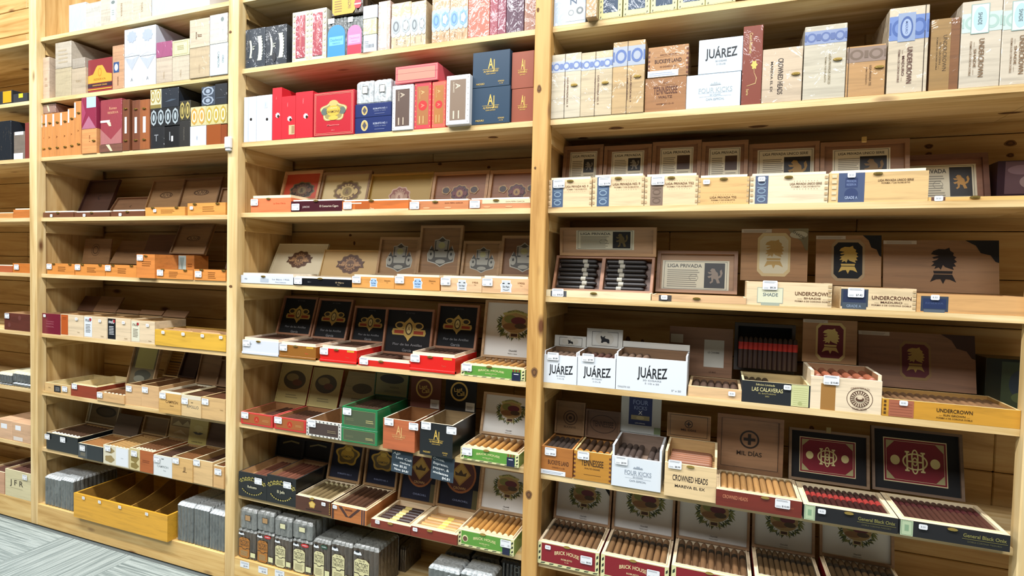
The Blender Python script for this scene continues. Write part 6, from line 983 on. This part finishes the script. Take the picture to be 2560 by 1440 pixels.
for i in range(12):
    L = lh2*.66; xx = h.xc-.014-lw*.44+i*lw*.88/11
    c_ = link('cigar', cigar_mesh(L, .0078), None, (xx, h.Y+h.d-.016, h.z1+.014), (math.pi/2, 0, 0)); c_.color = (.03, .014, .01, 1)
    tagp(c_, 'dark cigar with red band standing in the black box lid', 'cigar', 'red banded cigars in the black lid'); link('band', band_mesh(L, .0078, .6, .024, 'p#b8281c'), c_)
obox('D6', 4, 5, 372, 1016, 850, .17, 'w#e6d2b2', 'whitish wooden box with a brown band and round sun stamp', fh=.86, dec=lambda D: (D.rect(.15, .0, .36, .8, 'p#a8783c'), D.ring(.7, .42, D.h*.34, D.h*.34, .0014, 'p#5a3a2a'), D.ring(.7, .42, D.h*.25, D.h*.25, .0014, 'p#5a3a2a'), [D.pts([(D.P(.7, .42)[0]+D.h*r*math.cos(t+e), D.P(.7, .42)[1]+D.h*r*math.sin(t+e)) for r, e in ((.13, .08), (.24, .06), (.24, -.06), (.13, -.08))], 'p#5a3a2a') for t in [2*math.pi*q/20 for q in range(20)]], D.ell(.7, .42, D.h*.11, D.h*.07, 'p#5a3a2a'), D.ell(.7, .45, D.h*.07, D.h*.04, 'p#e6d2b2'), D.text('CIGAR SAFARI', .7, .14, D.h*.06, 'p#5a3a2a', w=D.w*.2, arc=-.4), D.text('DREW ESTATE', .7, .72, D.h*.05, 'p#7a5a44', w=D.w*.26, arc=.6)), lid=UL('D6', 400, 4, px=(305, 795), c0='p#cdb878', c1='p#6a1a22', c2='p#d8c478', u=.52, s=.36), inner='w#a87c58', rimc='w#f0e0c2', tag=((.29, .92, 'L', '$10.80'),), cig=dict(n=6, drop=-.006, col='#8a5038', r=.0115), wall=.009)
obox('D6', 4, 5, 1024, 2700, 1100, .185, 'w#c8902e', 'long orange-brown box with dark joints and a maroon badge lid', dec=lambda D: ([D.rect(.012, .12+.22*q, .03, .26+.22*q, 'p#5a3a14') for q in range(4)], D.rect(.05, .03, .24, .98, 'p#b0684c'), D.lines(.06, .1, .23, .9, 5, 'p#9a5840', .3, 0), ucrown(D, 'SUN GROWN', .54, .62, .26, 'p#3a2410', h=D.h*.2)), lid=dict(k='D6', y=520, t=12, m='w#7f5c44', p='w#7f5c44', f='w#7f5c44', ft=0, px=(815, 1880), dec=lambda D: (badge(D, .5, .5, D.h*.28, 'p#8a6c40', 'p#5a161e', 'p#a88c44'), cornerdk(D, 'k#3a2420'), strip(D, .0, .28))), inner='w#b5884a', rimc='w#eccf94', tag=((.16, .84, 'S'),), cig=dict(n=16, drop=.006, col='#7a5a3c', r=.0115), off=.0)
box('D6', 4, 5, 1940, 2420, 735, .09, 'g#1f2418', 'dark olive box with a green picture at the back corner', lambda D: (D.rect(.3, .05, .98, .95, 'p#3a4a34'), D.ell(.65, .55, D.w*.2, D.h*.25, 'p#2c3c4c'), D.ell(.7, .3, D.w*.2, D.h*.1, 'p#5a6a44')), off=.2)
# sixth board of bay 4
obox('D7', 4, 6, 86, 398, 262, .17, 'w#a8692c', 'brown wooden box with dark lettering and white strip, by the knotty post', dec=lambda D: (D.text('BUCKEYE LAND', .55, .46, D.h*.15, 'p#4a2410', w=D.w*.66), D.text('CIGARS 5 x 50', .55, .28, D.h*.05, 'p#6a3a1c', w=D.w*.4), D.rect(.0, .01, .78, .17, WHT), D.lines(.06, .05, .74, .14, 2, 'p#9aa6b8')), lid=dict(k='D5', y=1130, t=8, m='w#8f6f4c', p='w#8f6f4c', f='w#8f6f4c', ft=.006, dec=lambda D: (D.ring(.5, .5, D.w*.24, D.w*.24, .003, 'p#4a3220'), D.ring(.5, .5, D.w*.16, D.w*.16, .005, 'p#4a3220'), D.ell(.5, .5, D.w*.06, D.w*.06, 'p#4a3220'), D.text('BUCKEYE', .5, .22, D.h*.06, 'p#4a3220', w=D.w*.4))), inner='w#a8743c', rimc='w#c88a4c', tag=((.3, .84, 'L', '$9.60'),), cig=dict(n=5, drop=.004, col='#453a34'), off=-.002)
obox('D7', 4, 6, 408, 742, 305, .17, 'w#b8802c', 'golden wooden box with dark finger joints and bold lettering', dec=lambda D: (dovet(D), D.text('TENNESSEE', .5, .62, D.h*.22, 'p#3a200c', w=D.w*.6), D.text('WALTZ CIGARS', .5, .42, D.h*.05, 'p#4a2c10', w=D.w*.42), D.rect(.28, .2, .74, .21, 'p#4a2c10')), lid=dict(k='D5', y=1208, t=6, m='w#6f523c', p='w#6f523c', f='w#6f523c', ft=.006, dec=lambda D: (D.text('TENNESSEE', .5, .5, D.h*.2, 'p#3a281c', w=D.w*.6), D.ring(.5, .5, D.w*.38, D.h*.32, .002, 'p#3a281c'))), inner='w#a8743c', rimc='w#e6cf94', tag=((.26, .86, 'L', '$9.45'),), cig=dict(n=5, drop=.0, col='#4a3626', band='p#d88a34', pos=.01, bw=.012), off=-.002)
obox('D7', 4, 6, 748, 1192, 262, .17, 'p#e3eaf0', 'white crowned-lettering box of large cigars with blue poster lid', fh=.74, dec=lambda D: (fourk(D, 'p#9aa4b0', .54)), lid=dict(k='D5', y=1090, t=3, m='p#cfd2cc', p='p#cfd2cc', f='p#cfd2cc', ft=0, px=(830, 1190), dec=lambda D: (D.rect(.2, .22, .78, 1.0, 'p#1f2c66'), D.text('FOUR', .49, .84, D.h*.12, 'p#8a9ac4', w=D.w*.38), D.text('KICKS', .49, .69, D.h*.1, 'p#8a9ac4', w=D.w*.32), D.text('X', .49, .56, D.h*.1, WHT), D.rect(.26, .36, .72, .48, 'p#b5a878'), D.ell(.49, .42, D.w*.1, D.h*.05, 'p#d8c890'), D.text('CAPA ESPECIAL', .49, .27, D.h*.03, WHT, w=D.w*.26), D.rect(.84, .02, 1, .2, 'p#8a9a70'))), inner='w#8a7464', rimc='p#eef2f5', wall=.007, tag=((.2, .88, 'L', '$9.99'),), cig=dict(n=7, drop=-.004, col='#4a3e38', r=.0125, skip=(4,)), off=-.006)
def mil(D): D.frame(.07, .07, .93, .93, .0012, 'p#2c1e14'); s = min(D.w, D.h)*.16; D.ring(.5, .58, s, s, s*.18, 'p#2c1e14'); D.rect(.5-s*.6/D.w, .58-s*.16/D.h, .5+s*.6/D.w, .58+s*.16/D.h, 'p#2c1e14'); D.rect(.5-s*.16/D.w, .58-s*.6/D.h, .5+s*.16/D.w, .58+s*.6/D.h, 'p#2c1e14'); D.text('MIL DÍAS', .5, .33, D.h*.075, 'p#2c1e14', w=min(D.w*.38, D.h*.6))
obox('D7', 4, 6, 1222, 1688, 318, .17, 'w#e0c494', 'light wooden box with playful dark lettering and a cross-ring lid', fh=.76, dec=lambda D: (D.text('CROWNED HEADS', .5, .58, D.h*.17, 'p#2a1c18', w=D.w*.68), D.text('MAREVA EL EX', .5, .34, D.h*.08, 'p#3a2c24', w=D.w*.58)), lid=dict(k='D5', y=1248, t=2, m='w#a8845a', p='w#a8845a', f='w#a8845a', ft=.004, fd=.003, px=(1248, 1640), dec=mil), inner='w#c9a26c', rimc='w#eed8ac', wall=.007, tag=((.2, .97, 'L', '$8.99'),), clasp=((.5, .73),), cig=dict(n=6, drop=-.008, col='#8a5a40', dir='x', r=.0098), off=-.02)
obox('D7', 4, 6, 1690, 2462, 655, .18, 'w#6f2618', 'low mahogany box with a row of pale cigars and cross-ring lid', dec=lambda D: (D.text('CROWNED HEADS', .23, .62, D.h*.22, 'p#c9805c', w=D.w*.3), D.text('MIL DIAS', .85, .5, D.h*.1, 'p#a85a3c')), lid=dict(k='D7', y=10, t=4, m='w#8f6c4e', p='w#9a7656', f='w#8a6648', ft=.012, px=(1690, 2290), dec=mil), inner='w#b58a5c', rimc='w#f0d9b0', rim=.004, tag=((.78, .72, 'L', '$10.00'),), clasp=((.58, .92),), cig=dict(n=11, drop=-.004, col='#a07848', band='p#c9b080', pos=.84, bw=.012), off=-.03, wall=.008)
def mono(D):
    D.rect(.14, .16, .84, .84, 'p#d8c89c'); D.rect(.15, .175, .83, .825, 'p#7c1424'); D.frame(.17, .2, .81, .8, .001, 'p#d8c89c')
    for a, b, s, t in ((.17, .2, 1, 1), (.81, .2, -1, 1), (.17, .8, 1, -1), (.81, .8, -1, -1)): D.pts([D.P(a, b), D.P(a+.1*s, b), D.P(a, b+.14*t)], 'p#a8a070')
    c = 'p#e6dc9c'
    for u in (.27, .71): D.ell(u, .5, D.h*.065, D.h*.075, c)
    D.ring(.49, .5, D.h*.17, D.h*.13, D.h*.022, c); D.ring(.49, .56, D.h*.05, D.h*.13, D.h*.02, c, 20); D.ring(.49, .44, D.h*.05, D.h*.13, D.h*.02, c, 20); D.rect(.49-.11*D.h/D.w, .488, .49+.11*D.h/D.w, .512, c)
    for k in (-.105, .105):
        D.rect(.49+(k-.013)*D.h/D.w, .345, .49+(k+.013)*D.h/D.w, .655, c); D.rect(.49+(k-.03)*D.h/D.w, .345, .49+(k+.03)*D.h/D.w, .37, c); D.rect(.49+(k-.03)*D.h/D.w, .63, .49+(k+.03)*D.h/D.w, .655, c)
def oval_stamp(D): D.rect(.01, .0, .13, .98, 'p#b9cba4'); D.frame(.02, .04, .12, .94, .001, 'p#7a9070'); D.rect(.05, .3, .09, .7, 'p#8aa884'); D.text('General Black Onix', .78, .62, D.h*.22, 'p#8a8448', w=D.w*.38); D.rect(.58, .38, .98, .42, 'p#6a6438'); D.text('DOBLE CORONA MADURO', .78, .24, D.h*.1, 'p#5a5638', w=D.w*.3)
obox('D8', 4, 6, 315, 1168, 792, .19, 'k#0c0e11', 'low black box of red-banded cigars with a maroon monogram lid', dec=oval_stamp, lid=dict(k='D8', y=150, t=12, latch=1, m='k#101010', p='k#08080a', f='w#7f6850', ft=.008, dec=mono, px=(185, 918)), inner='w#b08a5c', rimc='w#f2ddb4', rim=.003, wall=.012, tag=((.2, .72, 'S'),), clasp=((.49, .86),), cig=dict(n=13, drop=.002, col='#3c1c18', band='p#a83a34', pos=.42, bw=.03, r=.0095), off=-.03)
obox('D8', 4, 6, 1178, 2176, 925, .2, 'k#0c0e11', 'long low black box of brown cigars with a wide monogram lid', dec=oval_stamp, lid=dict(k='D8', y=140, t=14, m='k#101010', p='k#08080a', f='w#6f5a48', ft=.008, dec=mono, px=(940, 1778)), inner='w#a8845a', rimc='w#f2ddb4', rim=.003, wall=.012, tag=((.22, .74, 'S'),), clasp=((.49, .86),), cig=dict(n=14, drop=.002, col='#4a2c22', band='p#4a1f20', pos=.6, bw=.03, r=.0105), off=-.03)
# seventh board of bay 4: red boxes with white picture lids
for i, (kk, a, b, yt, ly, n, tg, col) in enumerate((('D7', 66, 636, 1120, 560, 9, ((.17, .82, 'S'), (.8, .6, 'L', '$8.05')), '#735538'), ('D7', 652, 1262, 1240, 590, 9, ((.78, .6, 'L', '$7.18'),), '#77593a'), ('D7', 1284, 2008, 1340, 690, 9, None, '#6a4e34'), ('D8', -130, 500, 1440, 790, 10, None, '#5a452c'), ('D8', 545, 1300, 1540, 880, 10, None, '#5a452c'))):
    lb = ('red box with green leaf border by the knotty post, black ribbon on its lid', 'red box with green leaf border, second from the knotty post', 'red box with green leaf border, third from the knotty post', 'box with white picture lid, fourth from the knotty post', 'box with white picture lid, last of its board')[i]
    obox(kk, 4, 7, a, b, yt, .2, 'g#8a1420', lb, dec=lambda D: bhfront(D, 'p#8a1420', 'ROBUSTO'), lid=dict(k='D7' if i < 3 else 'D8', y=ly, t=12, m='w#a07c5c', p='p#f2f2ee', f='w#a88462', ft=.008, dec=(lambda D: (brick_lid(D), D.pts([D.P(.78, .99), D.P(.85, .99), D.P(.99, .72), D.P(.99, .62)], 'k#181a1c'))) if i == 0 else brick_lid), inner='w#b58a64', rimc='w#f2dcb8', rim=.005, wall=.008, tag=tg, clasp=((.48, .98),), cig=dict(n=n, drop=-.002, col=col, band='p#2c241a', pos=.62, bw=.022), off=-.012)
# ================================================================== knots in the pine
def knot(name, par, p, ux, uz, a, b_, tilt=0):
    m_ = MB(); nrm = ux.cross(uz)
    for sc_, lift, c_ in ((1, .0004, 'k#8a6234'), (.72, .0007, 'k#5a3a1c'), (.4, .001, 'k#7a5228')):
        m_.poly([p+nrm*lift+ux*(a*sc_*(1+.12*math.cos(3*t+a*900))*math.cos(t))+uz*(b_*sc_*math.sin(t)) for t in [2*math.pi*q/16 for q in range(16)]], mat(c_))
    m_.obj(name, par, fix=False)
EX, EZ, EY = Vector((1, 0, 0)), Vector((0, 0, 1)), Vector((0, 1, 0))
for px_, py_, a, b_ in ((1348, 222, .008, .014), (1336, 931, .012, .018), (1322, 1237, .012, .016), (1338, 420, .004, .005), (576, 80, .008, .006), (577, 716, .01, .006), (1345, 25, .005, .008)):
    d_ = ray(px_, py_); t_ = -CAM.y/d_.y; knot('knot', unit, CAM+d_*t_, EX, EZ, a, b_)
for px_, py_, z_, a, b_ in ((1540, 320, Z4[2], .026, .018), (1458, 345, Z4[2], .02, .014), (1895, 316, Z4[2], .03, .016), (2525, 282, Z4[2], .03, .012), (1233, 343, Z3[2], .02, .014), (1215, 375, Z3[2], .022, .012), (1510, 600 - 78, Z4[3], .0, .0)):
    if a:
        d_ = ray(px_, py_); t_ = (z_-TH-CAM.z)/d_.z; q_ = CAM+d_*t_
        if YS < q_.y < YB-.03: knot('knot', unit, q_, -EX, EY, a, b_)
for px_, py_, a, b_ in ((2322, 366, .012, .008), (2526, 358, .016, .01), (2322, 386, .01, .008), (2526, 388, .01, .007), (1570, 848, .009, .012), (1606, 855, .007, .011), (876, 588, .008, .006), (886, 608, .006, .01), (1100, 410, .01, .006), (1222, 418, .008, .006), (2029, 1070, .008, .008), (340, 842-20, .008, .008), (450, 836, .01, .008)):
    d_ = ray(px_, py_); t_ = (YB-CAM.y)/d_.y; knot('knot', wall, CAM+d_*t_, EX, EZ, a, b_)
# ================================================================== things fixed to the shelving
b = MB(); s_x = at_x(cx('A1', 2042), -.001, 1.86); z0 = at_z(cy('A1', 1362), s_x+.02, -.002); z1 = at_z(cy('A1', 1235), s_x+.02, -.002)
so = bpy.data.objects.new('wall_sensor', None); COL.objects.link(so); so.location = (s_x+.016, -.0003, z0); tagp(so, 'small white sensor box fixed to the pale post', 'sensor')
b.cbox(-.016, .016, -.016, 0, .012, z1-z0, mat('g#eceef0'), .003); b.obj('housing', so); b = MB(); b.cbox(-.0135, .0135, -.014, 0, 0, .0115, mat('g#dcdfe2'), .003); b.obj('cover', so)
for i, (pts, lines, lb) in enumerate((((978, 1125, 1030, 1188), (('AJF', .24, .88, .36), ('Last Call', .58, .69, .74), ('maduro', .66, .5, .5), ('was: $5.35', .42, .33, .66), ('Now: $4.81', .5, .15, .66)), 'small black chalk card with four words and two prices hanging from the board edge'), ((1077, 1137, 1134, 1207), (('Cocoa,', .32, .86, .5), ('Expresso,', .42, .67, .66), ('pepper, &', .44, .49, .7), ('molasses', .44, .3, .66), ('$4.81', .68, .12, .34)), 'small black chalk card listing flavours hanging from the board edge'))):
    xl, yt, xr, yb = pts; Y = YS-.0045; xa = at_x(xl, Y, .69); xb = at_x(xr, Y, .69); za = at_z(yt, xa, Y); zb = at_z(yb, xb, Y)
    co = bpy.data.objects.new('chalk_card', None); COL.objects.link(co); co.location = ((xa+xb)/2, Y, za-.13 if False else zb); co.rotation_euler = (0, math.radians(3.0), 0); tagp(co, lb, 'sign')
    w, hh = xb-xa, za-zb; b = MB(); b.cbox(-w/2, w/2, 0, .002, 0, hh, mat('k#33434e'), .0005); b.obj('card', co)
    D = Dec(w, hh)
    for t, u, v, sz in lines: D.text(t, u, v, hh*.1, 'p#f6fafa', w=w*sz, rot=-3)
    D.obj('chalk_writing', co)
for i, (u, v, pr) in enumerate(((200, 1330, '2.49'), (378, 1385, '2.49'), (540, 1418, '2.19'))):
    X = at_x(cx('B7', u), 0, .08); Z = at_z(cy('B7', v), X, 0); D = Dec(.05, .028); D.rect(0, 0, 1, 1, 'p#eef1f4'); D.lines(.1, .6, .9, .9, 2, 'p#9aa6b4'); D.text('$'+pr, .6, .3, .007, 'p#4a525c'); o_ = D.obj('shelf_price_tag', None, (X, -.0003, Z-.014)); o_.location.y = .0006
    tagp(o_, 'white price sticker on the kick board under the orange card bundles' if i < 2 else 'white price sticker on the kick board under the cream card bundles', 'price tag', 'price stickers on the kick board')
if STUFF:
    b = MB()
    for x, y, z, L, r, col, band, pos, wd_, rz, rx in STUFF:
        T = Matrix.Translation((x, y, z)) @ Matrix.Rotation(rz, 4, 'Z') @ Matrix.Rotation(rx, 4, 'X'); q = 8
        def tube(prof, m):
            i = len(b.v); k = b.mi(m)
            for yy, rr in prof: b.v += [tuple(T @ Vector((rr*math.cos(2*math.pi*t/q), yy, rr*math.sin(2*math.pi*t/q)))) for t in range(q)]
            for a in range(len(prof)-1):
                for t in range(q): b.f.append((i+a*q+t, i+a*q+(t+1) % q, i+(a+1)*q+(t+1) % q, i+(a+1)*q+t)); b.m.append(k)
            b.f.append(tuple(range(i+q-1, i-1, -1))); b.m.append(k)
        tube([(0, r*.93), (.002, r), (L-.012, r), (L-.004, r*.75), (L, r*.2)], mat('w'+col))
        if band: tube([(pos*L, r*1.035), (pos*L+wd_, r*1.035)], mat(band))
    so_ = b.obj('small_cigars', None, fix=False); so_['kind'] = 'stuff'; tagp(so_, 'brown cigars filling the open boxes left of the pale sensor post', 'cigars')
print('CIGARS', NCIG[0], 'OBJECTS', len(bpy.data.objects))
